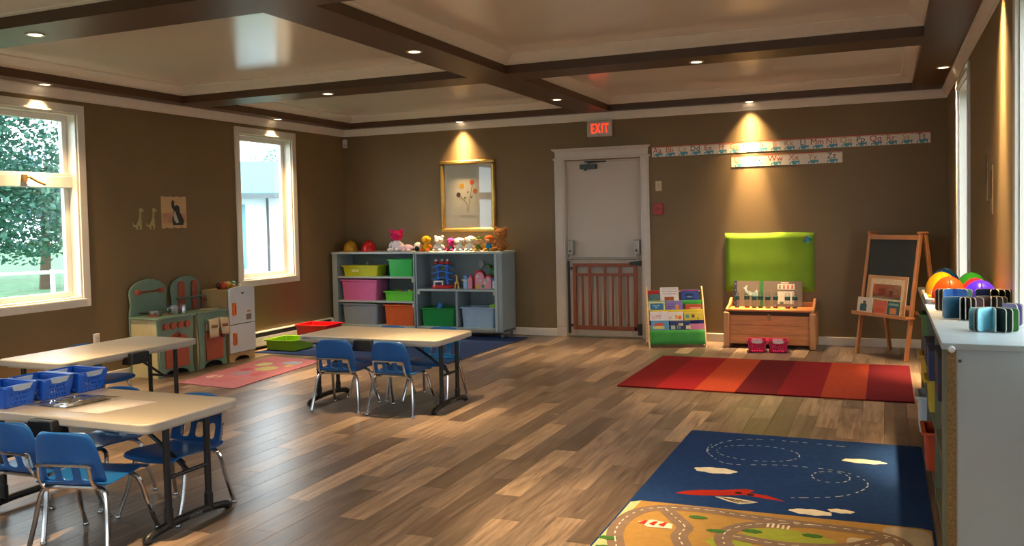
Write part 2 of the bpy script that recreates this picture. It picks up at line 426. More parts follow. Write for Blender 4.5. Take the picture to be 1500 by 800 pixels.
# ================================================================== RECESSED LIGHTS
RING = mt('#c8b89c', .3, metal=.3)
def bulb_mat():
    ma = bpy.data.materials.new('halogen_bulb'); ma.use_nodes = True; b = ma.node_tree.nodes['Principled BSDF']
    b.inputs['Base Color'].default_value = (1, .9, .7, 1); b.inputs['Emission Color'].default_value = (1, .80, .52, 1); b.inputs['Emission Strength'].default_value = 9
    return ma
BULB = bulb_mat()
def downlight(x, y, label, k=1.0, z=ZB):
    t = thing('recessed_light', label, 'ceiling light', (x, y, z), 0, 'recessed ceiling lights')
    MB().lathe([(.040, -.001), (.044, -.007), (.056, -.007), (.060, -.001)], 24).build('trim_ring', RING, t)
    MB().lathe([(.001, -.0035), (.040, -.0035), (.041, -.001)], 20).build('bulb', BULB, t)
    # reflector beam: faint wide spill, middle, hot centre
    for e_, a_ in ((.75, 86), (.9 if k <= 1 else 1.1, 58), (1.7*k, 33)):
        ld = bpy.data.lights.new('lamp_light', 'SPOT'); ld.energy = LAMP*e_; ld.color = (1, .65, .31); ld.spot_size = R(a_); ld.spot_blend = 1.0
        ld.shadow_soft_size = .03
        lo = bpy.data.objects.new('lamp_light', ld); COL.objects.link(lo); lo.parent = t; lo.location = (0, 0, -.02)
downlight(-4.82, 9.775, 'recessed light at the wall above the framed flower picture', 3.8)
downlight(-1.346, 9.775, 'recessed light at the wall above the alphabet strips', 3.8)
downlight(-4.79, 6.955, 'recessed light in the cross beam left of the centre beam, far end')
downlight(-1.365, 7.0, 'recessed light in the cross beam right of the centre beam')
downlight(-3.08, 5.55, 'recessed light in the long centre beam, nearer of the two')
downlight(-3.08, 8.5, 'recessed light in the long centre beam close to the exit sign')
downlight(-4.84, 3.92, 'recessed light in the nearest cross beam at the upper left corner')
downlight(-6.45, 5.295, 'recessed light over the large left window with the tree view', 3.8)
downlight(-6.45, 8.355, 'recessed light over the narrow left window beside the corner', 3.8)
downlight(.455, 8.34, 'recessed light in the right corner beam above the easel', 3.8)
downlight(.48, 5.30, 'recessed light above the right wall between its two windows', 3.8)
for x_, y_, l_ in ((-1.37, 3.92, 'recessed light in the near cross beam above the play rug'), (-3.08, 2.5, 'recessed light in the centre beam above the viewer'),
                   (-6.45, 2.25, 'recessed light over the left window beside the viewer'), (.46, 2.3, 'recessed light over the right wall beside the viewer'),
                   (-4.84, .9, 'recessed light behind the viewer over the left half'), (-1.37, .9, 'recessed light behind the viewer over the right half')):
    downlight(x_, y_, l_)

# ================================================================== OUTSIDE
GZ = -.35
struct(MB().box(-90, -6.9, -30, 80, GZ-.1, GZ).build('ground', mt('#3c6440', .9, var=.35, scale=3), smooth=False))
struct(MB().box(.95, 60, -30, 60, GZ-.1, GZ).build('ground', mt('#4d5848', .9, var=.3, scale=3), smooth=False))
struct(MB().box(-6.9, .95, -40, -2.6, GZ-.1, GZ).build('ground', mt('#4d5848', .9, var=.3, scale=3), smooth=False))
struct(MB().box(-20, -7.6, 15.6, 34, GZ, GZ+.02).build('path', mt('#8f9798', .9, var=.1), smooth=False))
def tree(name, label, loc, h, rx, rz_, n, hx, seed):
    rr = random.Random(seed); t = thing(name, label, 'tree', loc, 0, 'trees outside the windows')
    MB().tube([(0, 0, 0), (.1, 0, h*.25), (-.05, .1, h*.5), (0, 0, h*.75)], .16, 8, r1=.05).build('trunk', mt('#4d3d2e', .9), t)
    mb = MB(); blobs = [(rr.uniform(-.6, .6)*rx, rr.uniform(-.6, .6)*rx, h*.30+rr.uniform(0, .60)*rz_, rr.uniform(.28, .5)*rx) for _ in range(15)]
    for i in range(n):
        b = blobs[i % len(blobs)]; dv = Vector((rr.gauss(0, 1), rr.gauss(0, 1), rr.gauss(0, 1))).normalized()*b[3]*rr.uniform(.6, 1.05)
        p = Vector(b[:3])+dv; a = Vector((rr.gauss(0, 1), rr.gauss(0, 1), rr.gauss(0, .6))).normalized(); c = a.orthogonal().normalized(); s = rr.uniform(.04, .085)
        mb.raw([p-a*s, p-c*s*.5, p+a*s, p+c*s*.5], [(0, 1, 2, 3)])
    o = mb.build('foliage', mt(hx, .6, var=.35, scale=2), t, smooth=False); o['kind'] = 'stuff'
tree('leafy_tree', 'broad leafy green tree filling the large left window', (-16.2, 10.3, GZ), 5.6, 2.7, 5.0, 30000, '#34604f', 1)
tree('leafy_tree', 'taller blue green tree behind the leafy tree outside', (-22.5, 18.2, GZ), 4.6, 2.3, 3.8, 8000, '#47707a', 2)
tree('leafy_tree', 'low dark tree at the far edge of the lawn', (-29, 20.2, GZ), 4.6, 3.6, 3.4, 7000, '#2f4f4a', 3)
tree('leafy_tree', 'pale tree top rising behind the white house', (-25.5, 33.6, GZ), 6.4, 2.2, 4.6, 6000, '#5f9a88', 4)
def yard_fence(label, p0, p1, z1):
    t = thing('yard_fence', label, 'fence'); P0, P1 = Vector(p0), Vector(p1); wm = mt('#e3e8e8', .4); n = 7
    for i in range(n):
        p = P0.lerp(P1, i/(n-1)); MB().tube([(p.x, p.y, GZ), (p.x, p.y, z1)], .03, 8).build('post', wm, t)
    MB().tube([(P0.x, P0.y, z1-.04), (P1.x, P1.y, z1-.04)], .026, 8).build('top_rail', wm, t)
    MB().tube([(P0.x, P0.y, GZ+.12), (P1.x, P1.y, GZ+.12)], .012, 6).build('bottom_rail', wm, t)
yard_fence('white pipe rail fence along the lawn outside', (-11.6, 5.2, 0), (-9.8, 10.2, 0), .86)
# house
hs = thing('house', 'white house with a sloping roof outside the narrow left window', 'house', (-18.2, 23.8, GZ), R(38))
HW = mt('#e9eff2', .7, var=.03)
MB().box(-4.2, 4.2, 0, 6, 0, 2.75).build('house_wall', HW, hs, smooth=False)
MB().raw([(-4.8, -.6, 2.75), (4.8, -.6, 2.75), (4.8, 3.0, 4.0), (-4.8, 3.0, 4.0), (-4.8, -.6, 2.62), (4.8, -.6, 2.62), (4.8, 3.0, 3.87), (-4.8, 3.0, 3.87)],
         [(0,1,2,3),(7,6,5,4),(0,4,5,1),(1,5,6,2),(2,6,7,3),(3,7,4,0)]).build('house_roof', mt('#557c80', .8), hs, smooth=False)
MB().tube([(-.55, -.62, 2.6), (-.55, -.25, 2.45), (-.55, -.08, 2.3), (-.55, -.08, .1)], .045, 6).build('downspout', mt('#4f4a48', .6), hs)
MB().box(-4.8, 4.8, -.74, -.6, 2.58, 2.72).build('gutter', mt('#5f6668', .6), hs)
wf = MB().box(-.15, .65, -.05, .02, .6, 1.7).build('house_window', mt('#c9cfd0', .6), hs)
MB().box(-.07, .57, -.07, -.05, .68, 1.62).build('house_window_pane', mt('#4f7478', .2), wf)
MB().box(-1.75, -1.25, -.04, .02, .3, 2.4).build('house_panel', mt('#6f9fa8', .6), hs)
# parked car
ca = thing('parked_car', 'pale blue parked car outside the narrow left window', 'car', (-16.1, 17.9, GZ+.02), R(130))
CB = mt('#4f8ea6', .25, coat=.5)
prof = [(-2.1, .35), (-2.1, .75), (-1.5, .86), (-.9, 1.32), (.6, 1.36), (1.25, .92), (2.0, .78), (2.1, .4)]
MB().at((0, 0, 0), 0, R(90)).prism([(x_, z_) for x_, z_ in prof], -.8, .8).build('car_body', CB, ca, bevel=.05)
for sx in (-1.3, 1.3):
    for sy in (-.76, .76):
        MB().at((sx, sy, .33), 0, R(90)).lathe([(.05, -.09), (.30, -.09), (.33, -.05), (.33, .05), (.30, .09), (.05, .09)], 18).build('wheel', BLACK, ca)
for s_ in (-1, 1):
    MB().at((0, s_*.805, 0), 0, R(90)).prism([(-1.35, .92), (-.85, 1.26), (.5, 1.29), (1.0, .95)], -.01, .01).build('car_window', mt('#27424d', .1), ca)
MB().box(2.05, 2.14, -.7, .7, .35, .5).build('bumper', mt('#c8d4d8', .4), ca)

# ================================================================== WALL THINGS
# exit sign
t = thing('exit_sign', 'white exit sign with glowing red letters above the door', 'exit sign', (-3.045, YB, 2.435))
MB().box(-.15, .15, -.045, 0, -.092, .092).build('sign_case', mt('#c9bfb0', .4), t, bevel=.006)
RED = mt('#ff2a10', .4, emit=3.2, var=.02)
for i, ch in enumerate('EXIT'):
    text(ch, .155, RED, t, ([-.082, -.022, .035, .083][i], -.0465, -.002), BK, 'letter', .0012, sx=.58, bold=.0005)
# alphabet strips
STRIP = mt('#e6d9c4', .35, var=.03); TRAIN = mt('#4f93a3', .4, var=.05); SPOT = mt('#dce6e4', .4); EDGE = mt('#b4452f', .4); EDG2 = mt('#c7b48c', .4)
LC = ['#a3303a', '#b85a3a', '#b98a4a', '#263a3c']
def strip(label, x0, x1, z0, z1, tilt, pairs, start):
    t = thing('alphabet_strip', label, 'wall strip', ((x0+x1)/2, YB, (z0+z1)/2)); t.rotation_euler.y = tilt
    W, hh = (x1-x0)/2, (z1-z0)/2
    MB().box(-W, W, -.003, 0, -hh, hh).build('paper_strip', STRIP, t)
    MB().box(-W, W, -.0036, -.003, hh-.010, hh).build('printed_border', EDGE, t); MB().box(-W, W, -.0036, -.003, hh-.020, hh-.012).build('printed_border', EDG2, t)
    n = len(pairs); st = 2*W/n
    for i, p in enumerate(pairs):
        cx = -W+st*(i+.5)
        text(p, .088, mt(LC[(start+i) % 4], .5), t, (cx-.012, -.0034, .012), BK, 'letter', .0004)
        q = MB().box(cx-.055, cx+.045, -.0036, -.003, -hh+.004, -hh+.026).box(cx-.035, cx+.05, -.0036, -.003, -hh+.026, -hh+.040).build('printed_train', TRAIN, t)
        for k in (-.035, .025): MB().at((cx+k, -.0037, -hh+.010), 0, R(90)).lathe([(.0005, 0), (.010, 0), (.010, .0006)], 8).build('printed_wheel', SPOT, q)
al = [c+c.lower() for c in 'ABCDEFGHIJKLMNOPQRSTUVWXYZ']
strip('long alphabet strip reading Aa to Tt beside the door', -2.44, .42, 2.086, 2.203, R(-.3), al[:20], 0)
strip('short alphabet strip reading Uu to Zz below the long one', -1.556, -.415, 1.929, 2.053, R(-.2), al[20:], 2)
# switch plate, alarm pull station
t = thing('wall_plate', 'beige blank wall plate right of the door', 'wall plate', (-2.37, YB, 1.75))
MB().box(-.036, .036, -.008, 0, -.058, .058).build('plate', mt('#c8b48c', .4), t, bevel=.004)
MB().box(-.010, .010, -.014, -.008, -.018, .018).build('toggle', mt('#bfa97e', .4), t, bevel=.003)
t = thing('fire_alarm', 'dim red fire alarm pull station under the wall plate', 'fire alarm', (-2.375, YB, 1.49))
MB().at((0, 0, 0), 0, R(90)).prism([(-.05, -.066), (.05, -.066), (.058, 0), (.05, .066), (-.05, .066), (-.058, 0)], 0, .035).build('alarm_case', mt('#a8322c', .4), t, bevel=.006)
MB().box(-.03, .03, -.045, -.035, -.02, .015).build('pull_handle', mt('#8a2c28', .4), t, bevel=.004)
# motion sensor in the corner, outlet
t = thing('motion_sensor', 'small white motion sensor high in the left back corner', 'sensor', (-6.53, 9.83, 2.44))
MB().at((0, 0, 0), R(45)).box(-.03, .03, -.035, .02, -.055, .055).build('sensor_case', mt('#c8c2b8', .4), t, bevel=.01)
MB().at((0, 0, -.02), R(45)).box(-.02, .02, -.040, -.034, -.02, .02).build('sensor_lens', mt('#aaa79e', .3), t, bevel=.004)
t = thing('power_outlet', 'white power outlet low on the left wall behind the table', 'power outlet', (XL, 5.815, .40))
MB().box(0, .008, -.036, .036, -.058, .058).build('plate', mt('#e0dad0', .4), t, bevel=.004)
for z_ in (-.022, .022): MB().box(.008, .011, -.014, .014, z_-.013, z_+.013).build('socket', mt('#cfc8bc', .4), t, bevel=.004)

# framed picture (generic blossoms on paper)
t = thing('framed_picture', 'gold framed print of colourful blossoms above the toy shelf', 'picture', (-4.767, YB, 1.705))
GOLD = mt('#b8914a', .28, metal=.75, var=.1)
FW, FH, FB = .375, .445, .05
for a in ((-FW, FW, FH-FB, FH), (-FW, FW, -FH, -FH+FB), (-FW, -FW+FB, -FH+FB, FH-FB), (FW-FB, FW, -FH+FB, FH-FB)):
    fr = MB().box(a[0], a[1], -.035, 0, a[2], a[3]).build('frame_rail', GOLD, t, bevel=.010)
    ins = .014; MB().box(a[0]+ins*.8, a[1]-ins*.8, -.042, -.034, a[2]+ins*.8, a[3]-ins*.8).build('frame_bead', mt('#d0ad62', .25, metal=.8), fr, bevel=.004)
MB().box(-FW+FB, FW-FB, -.012, 0, -FH+FB, FH-FB).build('print_paper', mt('#d9cdb6', .5, var=.03), t)
MB().box(-FW+FB, FW-FB, -.020, -.017, -FH+FB, FH-FB).build('picture_glass', GLASS, t)
for bx_, bz_, hx in ((.06, .17, '#d8552b'), (-.08, .13, '#d9a032'), (.10, .06, '#cf7a3a'), (-.13, .02, '#5c4656')):
    MB().at((bx_, -.0125, bz_), 0, R(90)).lathe([(.001, 0), (.030, 0), (.030, .001)], 14).build('printed_blossom', mt(hx, .6), t)
for bx_, bz_ in ((0, .05), (.05, -.01), (-.04, -.02)):
    MB().at((bx_, -.0125, bz_), 0, R(90), R(40)).lathe([(.001, 0), (.016, 0), (.016, .001)], 10, .6, 1).build('printed_leaf', mt('#4f6b3e', .6), t)
MB().tube([(-.10, -.013, .0), (-.02, -.013, -.08), (0, -.013, -.2)], .002, 4).tube([(.06, -.013, .13), (.02, -.013, -.05), (.0, -.013, -.2)], .002, 4).tube([(-.12, -.013, -.23), (.14, -.013, -.25)], .0015, 4).build('printed_stems', mt('#8b7c66', .6), t)

# green felt board
t = thing('felt_board', 'bright green felt board pinned above the toy chest', 'felt board', (-1.167, YB, .885))
mb = MB(); nx, nzz = 16, 10
vs_ = []; 
for j in range(nzz+1):
    for i in range(nx+1):
        u, v = i/nx*2-1, j/nzz*2-1
        vs_.append((u*.467, -.009-.0012*math.sin(u*5+v*2)-.0010*math.cos(v*7), v*.318+.004*math.sin(u*4)*(v)))
mb.raw(vs_, [(j*(nx+1)+i, j*(nx+1)+i+1, (j+1)*(nx+1)+i+1, (j+1)*(nx+1)+i) for j in range(nzz) for i in range(nx)])
mb.build('felt_sheet', mt('#759a30', .9, var=.06, scale=5, bump=.2, bscale=200, spec=.1), t, solid=.004)
f_ = MB().at((.395, -.022, .245), 0, R(90)).lathe([(.001, 0), (.028, 0), (.028, .003)], 8).build('felt_flower', mt('#3f9fb0', .8), t)
for k in range(5):
    a = k*R(72); MB().at((.395+.03*math.cos(a), -.021, .245+.03*math.sin(a)), 0, R(90)).lathe([(.001, 0), (.015, 0), (.015, .004)], 8).build('petal', mt(['#2f7f9a', '#59b0bd', '#c46a4a'][k % 3], .8), f_)

# left wall pictures
t = thing('wall_poster', 'scalloped sunset poster of a dark bird on the left wall', 'poster', (XL, 6.815, 1.55))
sc = []
for i in range(25):
    u = -1+2*i/24; sc.append((u*.168, -.150-.010*abs(math.sin(u*math.pi*1.75))))
for i in range(25):
    u = 1-2*i/24; sc.append((u*.168, .150+.010*abs(math.sin(u*math.pi*1.75))))
def onleft(mb, pts, d0, d1):     # polygon in (y,z) laid on the left wall
    n = len(pts); mb.raw([(d0, a, b) for a, b in pts]+[(d1, a, b) for a, b in pts],
        [tuple(range(n))[::-1], tuple(range(n, 2*n))]+[(i, (i+1) % n, n+(i+1) % n, n+i) for i in range(n)]); return mb
onleft(MB(), sc, 0, .003).build('poster_sheet', mt('#c9a878', .6, var=.08, scale=6), t)
onleft(MB(), [(-.155, -.11), (.155, -.11), (.155, -.02), (0, .0), (-.155, -.01)], .003, .0036).build('printed_sunset', mt('#bb8f6a', .7, var=.12, scale=12), t)
onleft(MB(), [(-.02, -.13), (.12, -.13), (.13, -.08), (.08, .0), (.07, .06), (.03, .075), (.02, .06), (.0, .075), (.01, .11), (-.02, .125), (-.035, .09), (-.03, .05), (-.005, .02), (-.02, -.03), (-.03, -.08)], .0036, .0042).build('printed_bird', mt('#2a2d30', .6), t)
onleft(MB(), [(-.015, -.02), (.01, .02), (.03, -.03), (.06, -.10), (.03, -.11), (0, -.08)], .0042, .0047).build('printed_wing', mt('#b9b4aa', .6), t)
GF = mt('#a9a06a', .7, var=.15, scale=30)
gp = [(-.075, .005), (-.055, -.02), (-.065, .02), (-.06, -.03), (-.03, -.02), (.0, .03), (.01, .09), (.005, .13), (.04, .14), (.065, .12), (.055, .10), (.03, .10), (.03, .04), (.035, -.03), (.028, -.07), (.012, -.07), (.012, -.035), (-.012, -.035), (-.012, -.07), (-.03, -.068), (-.04, -.045), (-.07, -.04)]
for yy, lb in ((6.36, 'left one of two pale long-necked animal wall decals'), (6.525, 'pale long-necked animal wall decal next to the sunset poster')):
    t = thing('wall_decal', lb, 'wall decal', (XL, yy, 1.455), 0, 'animal decals')
    onleft(MB(), [(a, b*1.0) for a, b in gp], 0, .003).build('decal_sheet', GF, t)
    MB().ell((.0035, .048, .125), (.001, .006, .006), 8, 6).build('decal_eye', mt('#4a4230', .6), t)
# right wall decals
for k, (yy, zz, hh, lb) in enumerate(((6.1, 1.62, .17, 'farther small figure decal on the right wall'), (5.82, 1.52, .15, 'nearer small figure decal on the right wall'))):
    t = thing('wall_decal', lb, 'wall decal', (XR, yy, zz), 0, 'figure decals on the right wall')
    MB().box(-.003, 0, -.05, .05, -hh*.9, hh).build('decal_sheet', mt('#8f7f6a', .7, var=.3, scale=30), t)
    MB().box(-.004, -.003, -.02, .03, -hh*.3, hh*.8).build('decal_figure', mt('#3d3328', .7, var=.4, scale=40), t)

# baseboard heater on the left wall
t = thing('baseboard_heater', 'grey baseboard heater under the narrow left window', 'heater', (XL, 8.48, 0))
HT = mt('#aeb2b3', .4)
MB().box(0, .012, -.95, .95, .02, .195).build('back_plate', HT, t)
MB().raw([(.012, -.95, .182), (.045, -.95, .182), (.045, .95, .182), (.012, .95, .182), (.012, -.95, .195), (.040, -.95, .195), (.040, .95, .195), (.012, .95, .195)],
         [(3,2,1,0),(4,5,6,7),(0,1,5,4),(1,2,6,5),(2,3,7,6),(3,0,4,7)]).build('top_lip', HT, t)
MB().box(.012, .035, -.93, .93, .12, .18).build('heating_fin', mt('#26282a', .6), t)
MB().raw([(.012, -.95, .04), (.075, -.95, .04), (.075, .95, .04), (.012, .95, .04), (.055, -.95, .135), (.062, -.95, .135), (.062, .95, .135), (.055, .95, .135)],
         [(3,2,1,0),(4,5,6,7),(0,1,5,4),(1,2,6,5),(2,3,7,6),(3,0,4,7)]).build('front_cover', HT, t)
for s_ in (-1, 1):
    MB().at((0, s_*.955, 0), 0, R(90)).prism([(0, .02), (.078, .02), (.078, .12), (.045, .197), (0, .197)], -.02, .02).build('end_cap', mt('#b9bdbe', .4), t, bevel=.004)

# ================================================================== BABY GATE
t = thing('baby_gate', 'reddish brown wooden baby gate in the doorway', 'gate', (-3.0, 9.79, 0))
GW = mt('#793a1c', .40, var=.15, scale=8, stretch=(6, 6, 1))
GWH = mt('#793a1c', .40, var=.15, scale=8, stretch=(1, 6, 6))
x0, x1, z0, z1 = -.385, .385, .10, .875
MB().box(x0, x0+.04, -.02, .02, z0, z1).build('gate_stile', GW, t, bevel=.004); MB().box(x1-.04, x1, -.02, .02, z0, z1).build('gate_stile', GW, t, bevel=.004)
MB().box(x0+.04, x1-.04, -.02, .02, z1-.035, z1).build('gate_rail', GWH, t, bevel=.004); MB().box(x0+.04, x1-.04, -.018, .018, z1-.145, z1-.115).build('gate_rail', GWH, t, bevel=.003)
MB().box(x0+.04, x1+.02, -.02, .02, z0, z0+.045).build('gate_rail', GWH, t, bevel=.004)
n = 7
for i in range(1, n+1):
    cx = x0+.02+(x1-x0-.04)*i/(n+1); wd = .018 if i in (2, 6) else .011 if i != 4 else .013
    top = z1-.035 if i in (2, 4, 6) else z1-.145
    MB().box(cx-wd, cx+wd, -.012, .012, z0+.045, top).build('gate_bar', GW, t, bevel=.003)
MB().at((0, 0, 0), 0, R(90)).prism([(.30, .86), (.43, .845), (.43, .905), (.30, .89)], -.03, .03).build('latch', BLACK, t, bevel=.004)
MB().box(x1+.005, x1+.045, -.03, .03, .05, .18).build('hinge_foot', BLACK, t, bevel=.006); MB().box(x0-.065, x0-.045, -.02, .02, .05, .90).build('mounting_post', BLACK, t, bevel=.003)
MB().box(x0-.05, x0, -.012, .012, .80, .83).build('hinge_arm', BLACK, t); MB().box(x0-.05, x0, -.012, .012, .13, .16).build('hinge_arm', BLACK, t)

# ================================================================== RUGS
t = thing('striped_rug', 'red and orange wide striped rug in front of the toy chest', 'rug', (0, 0, 0))
sx = [-2.065, -1.745, -1.425, -1.105, -.785, -.465, -.145, .19]
cols_ = ['#5e1419', '#75161d', '#8a3522', '#4c1018', '#64141c', '#7e3020', '#54131c']
for i in range(7):
    MB().box(sx[i], sx[i+1], 7.035, 8.675, .0005, .012).build('stripe', mt(cols_[i], .95, var=.10, scale=40, bump=.3, bscale=350, spec=.1), t)
t = thing('play_rug', 'town and sky play rug with a red plane and clouds', 'rug', (0, 0, 0))
RB = mt('#1b3768', .95, var=.12, scale=30, bump=.3, bscale=350, spec=.1)
MB().prism(rrect(-1.175, .19, 3.0, 5.715, .03), .0005, .010).build('rug_pile', RB, t)
CL = mt('#d8d2c0', .95, spec=.1)
def flat(name, pts, hx, z=.0105, par=t, m_=None):
    return MB().prism(pts, z-.0008, z).build(name, m_ or mt(hx, .95, var=.08, scale=30, spec=.1), par, smooth=False)
def blob(cx, cy, a, b, seed):
    rr = random.Random(seed); return [(cx+a*math.cos(q)*(.86+.16*abs(math.sin(q*2.5+seed))), cy+b*math.sin(q)*(.8+.28*abs(math.sin(q*3.5+seed)))) for q in [2*math.pi*i/28 for i in range(28)]]
flat('printed_cloud', blob(-.87, 4.84, .12, .055, 1), '', m_=CL); flat('printed_cloud', blob(-.12, 5.28, .12, .045, 2), '', m_=CL)
flat('printed_cloud', blob(-.33, 4.30, .10, .042, 3), '', m_=CL); flat('printed_cloud', blob(-.20, 4.36, .06, .03, 4), '', m_=CL)
def ribbon(pts, w_, z, dash=0):
    P = [Vector((a, b, 0)) for a, b in pts]; mb = MB(); acc = 0
    if not dash:
        vv = []
        for i, p in enumerate(P):
            d_ = (P[min(i+1, len(P)-1)]-P[max(i-1, 0)]).normalized(); nn = Vector((-d_.y, d_.x, 0))*w_/2
            vv += [(p.x+nn.x, p.y+nn.y, z), (p.x-nn.x, p.y-nn.y, z)]
        return mb.raw(vv, [(2*i, 2*i+1, 2*i+3, 2*i+2) for i in range(len(P)-1)])
    for i in range(len(P)-1):
        d_ = P[i+1]-P[i]; L = d_.length
        if L < 1e-6: continue
        on = (not dash) or (int(acc/dash) % 2 == 0); acc += L
        if not on: continue
        nn = Vector((-d_.y, d_.x, 0))/L*w_/2; e = d_/L*(0 if dash else w_*.25); a, b = P[i]-e, P[i+1]+e
        mb.raw([(a.x+nn.x, a.y+nn.y, z), (a.x-nn.x, a.y-nn.y, z), (b.x-nn.x, b.y-nn.y, z), (b.x+nn.x, b.y+nn.y, z)], [(0, 1, 2, 3)])
    return mb
def ellp(cx, cy, a, b, t0=0, t1=360, n=60): return [(cx+a*math.cos(R(t0+(t1-t0)*i/n)), cy+b*math.sin(R(t0+(t1-t0)*i/n))) for i in range(n+1)]
path = ellp(-.70, 5.27, .235, .17, 0, 360)+ellp(-.735, 5.30, .26, .28, 160, 215, 14)
pth2 = [tuple(p)[:2] for p in bez([(-.95, 5.14, 0), (-.82, 4.99, 0), (-.51, 5.06, 0), (-.21, 5.02, 0), (-.09, 4.83, 0), (-.20, 4.60, 0), (-.45, 4.48, 0)], 12)]
pth3 = [tuple(p)[:2] for p in bez([(-.99, 5.22, 0), (-.93, 5.46, 0), (-.77, 5.59, 0), (-.5, 5.60, 0), (-.2, 5.57, 0)], 12)]
LN = mt('#a9b6c6', .95, spec=.1)
for pp, dl in ((path, .026), (ellp(-.275, 4.91, .095, .10), .024), (pth2, .03), (pth3, .034)): ribbon(pp, .007, .0112, dl).build('printed_dashes', LN, t, smooth=False)['kind'] = 'stuff'
RD = '#a02a20'
pl_ = flat('printed_plane', [(-.99, 4.375), (-.95, 4.43), (-.88, 4.47), (-.78, 4.50), (-.67, 4.555), (-.62, 4.55), (-.64, 4.50), (-.55, 4.485), (-.46, 4.42), (-.55, 4.43), (-.66, 4.46), (-.79, 4.40), (-.90, 4.375)], RD)
for a, b in ((-.69, 4.48), (-.63, 4.47)): flat('printed_porthole', ellp(a, b, .018, .018, n=12)[:-1], '#3a1a18', .0114, pl_)
flat('printed_propeller', [(-.79, 4.385), (-.72, 4.40), (-.58, 4.365), (-.60, 4.345), (-.66, 4.31), (-.72, 4.335)], '#c9c2ae', .0108, t)
for k in range(4): flat('printed_propeller_line', [(-.77+k*.04, 4.383-k*.008), (-.74+k*.04, 4.383-k*.008), (-.66+k*.018, 4.325+k*.008), (-.67+k*.018, 4.323+k*.008)], '#4d463c', .0114, t)
flat('printed_land', [(-1.165, 3.01), (.18, 3.01), (.18, 4.215), (.14, 4.235), (-1.12, 4.205), (-1.165, 4.17)], '#a07f48', .0106)
flat('printed_meadow', [(-1.165, 3.01), (-1.02, 3.01), (-1.06, 3.5), (-1.13, 3.85), (-1.12, 4.205), (-1.165, 4.17)], '#a9b78a', .0110)
flat('printed_lawn', blob(-.40, 3.94, .20, .085, 5), '#8f9a3e', .0110); flat('printed_lawn', blob(-.62, 3.78, .10, .10, 6), '#8f9a3e', .0110)
flat('printed_square', rrect(-.02, .175, 3.5, 4.215, .06), '#a89c88', .0110); flat('printed_square', rrect(-.16, -.03, 3.85, 4.02, .03), '#b8ad98', .0112)
ROAD = mt('#7d6a5c', .95, spec=.1); DASH = mt('#d9d0be', .95, spec=.1)
rds = [[(-1.00, 3.05), (-1.03, 3.45), (-1.12, 3.75), (-1.115, 3.98), (-1.02, 4.12), (-.80, 4.165), (-.58, 4.135), (-.30, 4.12), (-.05, 4.10), (.06, 4.0), (.10, 3.7), (.10, 3.05)],
       [(-.98, 4.12), (-.90, 4.0), (-.84, 3.90), (-.84, 3.78), (-.79, 3.65), (-.70, 3.4), (-.70, 3.05)],
       [(-.30, 4.12), (-.47, 4.08), (-.60, 4.0), (-.66, 3.88), (-.62, 3.72), (-.45, 3.6), (-.20, 3.62), (0, 3.75), (.08, 3.9)],
       [(-.62, 3.86), (-.40, 3.83), (-.15, 3.90), (.0, 4.06)]]
for k, rd in enumerate(rds):
    P = [tuple(p)[:2] for p in bez([(*q, 0) for q in rd], 9)]
    r_ = ribbon(P, .075, .0115+k*.0003).build('printed_road', ROAD, t, smooth=False)
    ribbon(P, .006, .0132+k*.0002, .028).build('road_dashes', DASH, r_, smooth=False)['kind'] = 'stuff'
for k, (a, b) in enumerate(((-.81, 4.05), (-.70, 3.90), (-1.13, 3.66), (-1.11, 3.55), (-.55, 3.95), (-.3, 3.98))): flat('printed_bush', blob(a, b, .045, .022, k+8), '#3f6b34', .0128)
tent = flat('printed_tent', [(-1.06, 3.90), (-1.0, 3.95), (-.90, 3.92), (-.89, 3.86), (-1.0, 3.85)], '#d9cdbc', .0128)
for k in range(3): flat('printed_tent_stripe', [(-1.05+k*.045, 3.89), (-1.03+k*.045, 3.93), (-1.015+k*.045, 3.93), (-1.02+k*.045, 3.87)], '#a8342c', .0131, tent)
for k in range(5): flat('printed_crossing', rrect(-.50+k*.022, -.49+k*.022, 4.02, 4.07, .002, 1), '#d9d0be', .0136)
t = thing('pink_rug', 'pink patterned play rug in front of the toy kitchen', 'rug', (0, 0, 0))
MB().prism([(-5.17, 5.98), (-5.30, 7.46), (-6.02, 7.56), (-5.86, 6.06)], .0005, .009).build('rug_pile', mt('#a8707f', .95, var=.10, scale=25, bump=.3, bscale=350, spec=.1), t, bevel=.003)
for k, (a, b, c, d_, hx) in enumerate(((-5.55, 6.3, .14, .10, '#a86a78'), (-5.62, 6.62, .10, .10, '#8f7f9a'), (-5.55, 6.9, .11, .12, '#a9a87c'), (-5.75, 7.1, .09, .10, '#a9b08a'), (-5.5, 7.25, .12, .09, '#8fa0bc'), (-5.75, 6.4, .08, .08, '#c9a9a8'), (-5.42, 6.62, .08, .09, '#a85a6a'), (-5.72, 6.8, .07, .07, '#9a4f62'), (-5.42, 7.08, .06, .06, '#b0a06a'))):
    flat('printed_patch', blob(a, b, c, d_, k), hx, .0100, t)
ribbon([tuple(p)[:2] for p in bez([(-5.3, 6.15, 0), (-5.38, 6.8, 0), (-5.43, 7.35, 0), (-5.85, 7.42, 0), (-5.78, 6.8, 0), (-5.7, 6.2, 0)], 8)], .03, .0104).build('printed_path', mt('#a36878', .95), t, smooth=False)
t = thing('blue_rug', 'plain dark blue rug in front of the storage shelf', 'rug', (0, 0, 0))
MB().prism([(-3.96, 7.66), (-3.90, 9.62), (-6.36, 9.66), (-6.40, 7.76)], .0005, .0065).build('rug_pile', mt('#22345f', .95, var=.10, scale=25, bump=.3, bscale=350, spec=.1), t, bevel=.003)
ribbon([(-3.965, 7.67), (-3.905, 9.61)], .02, .0072).build('rug_binding', mt('#1a2540', .9), t, smooth=False)

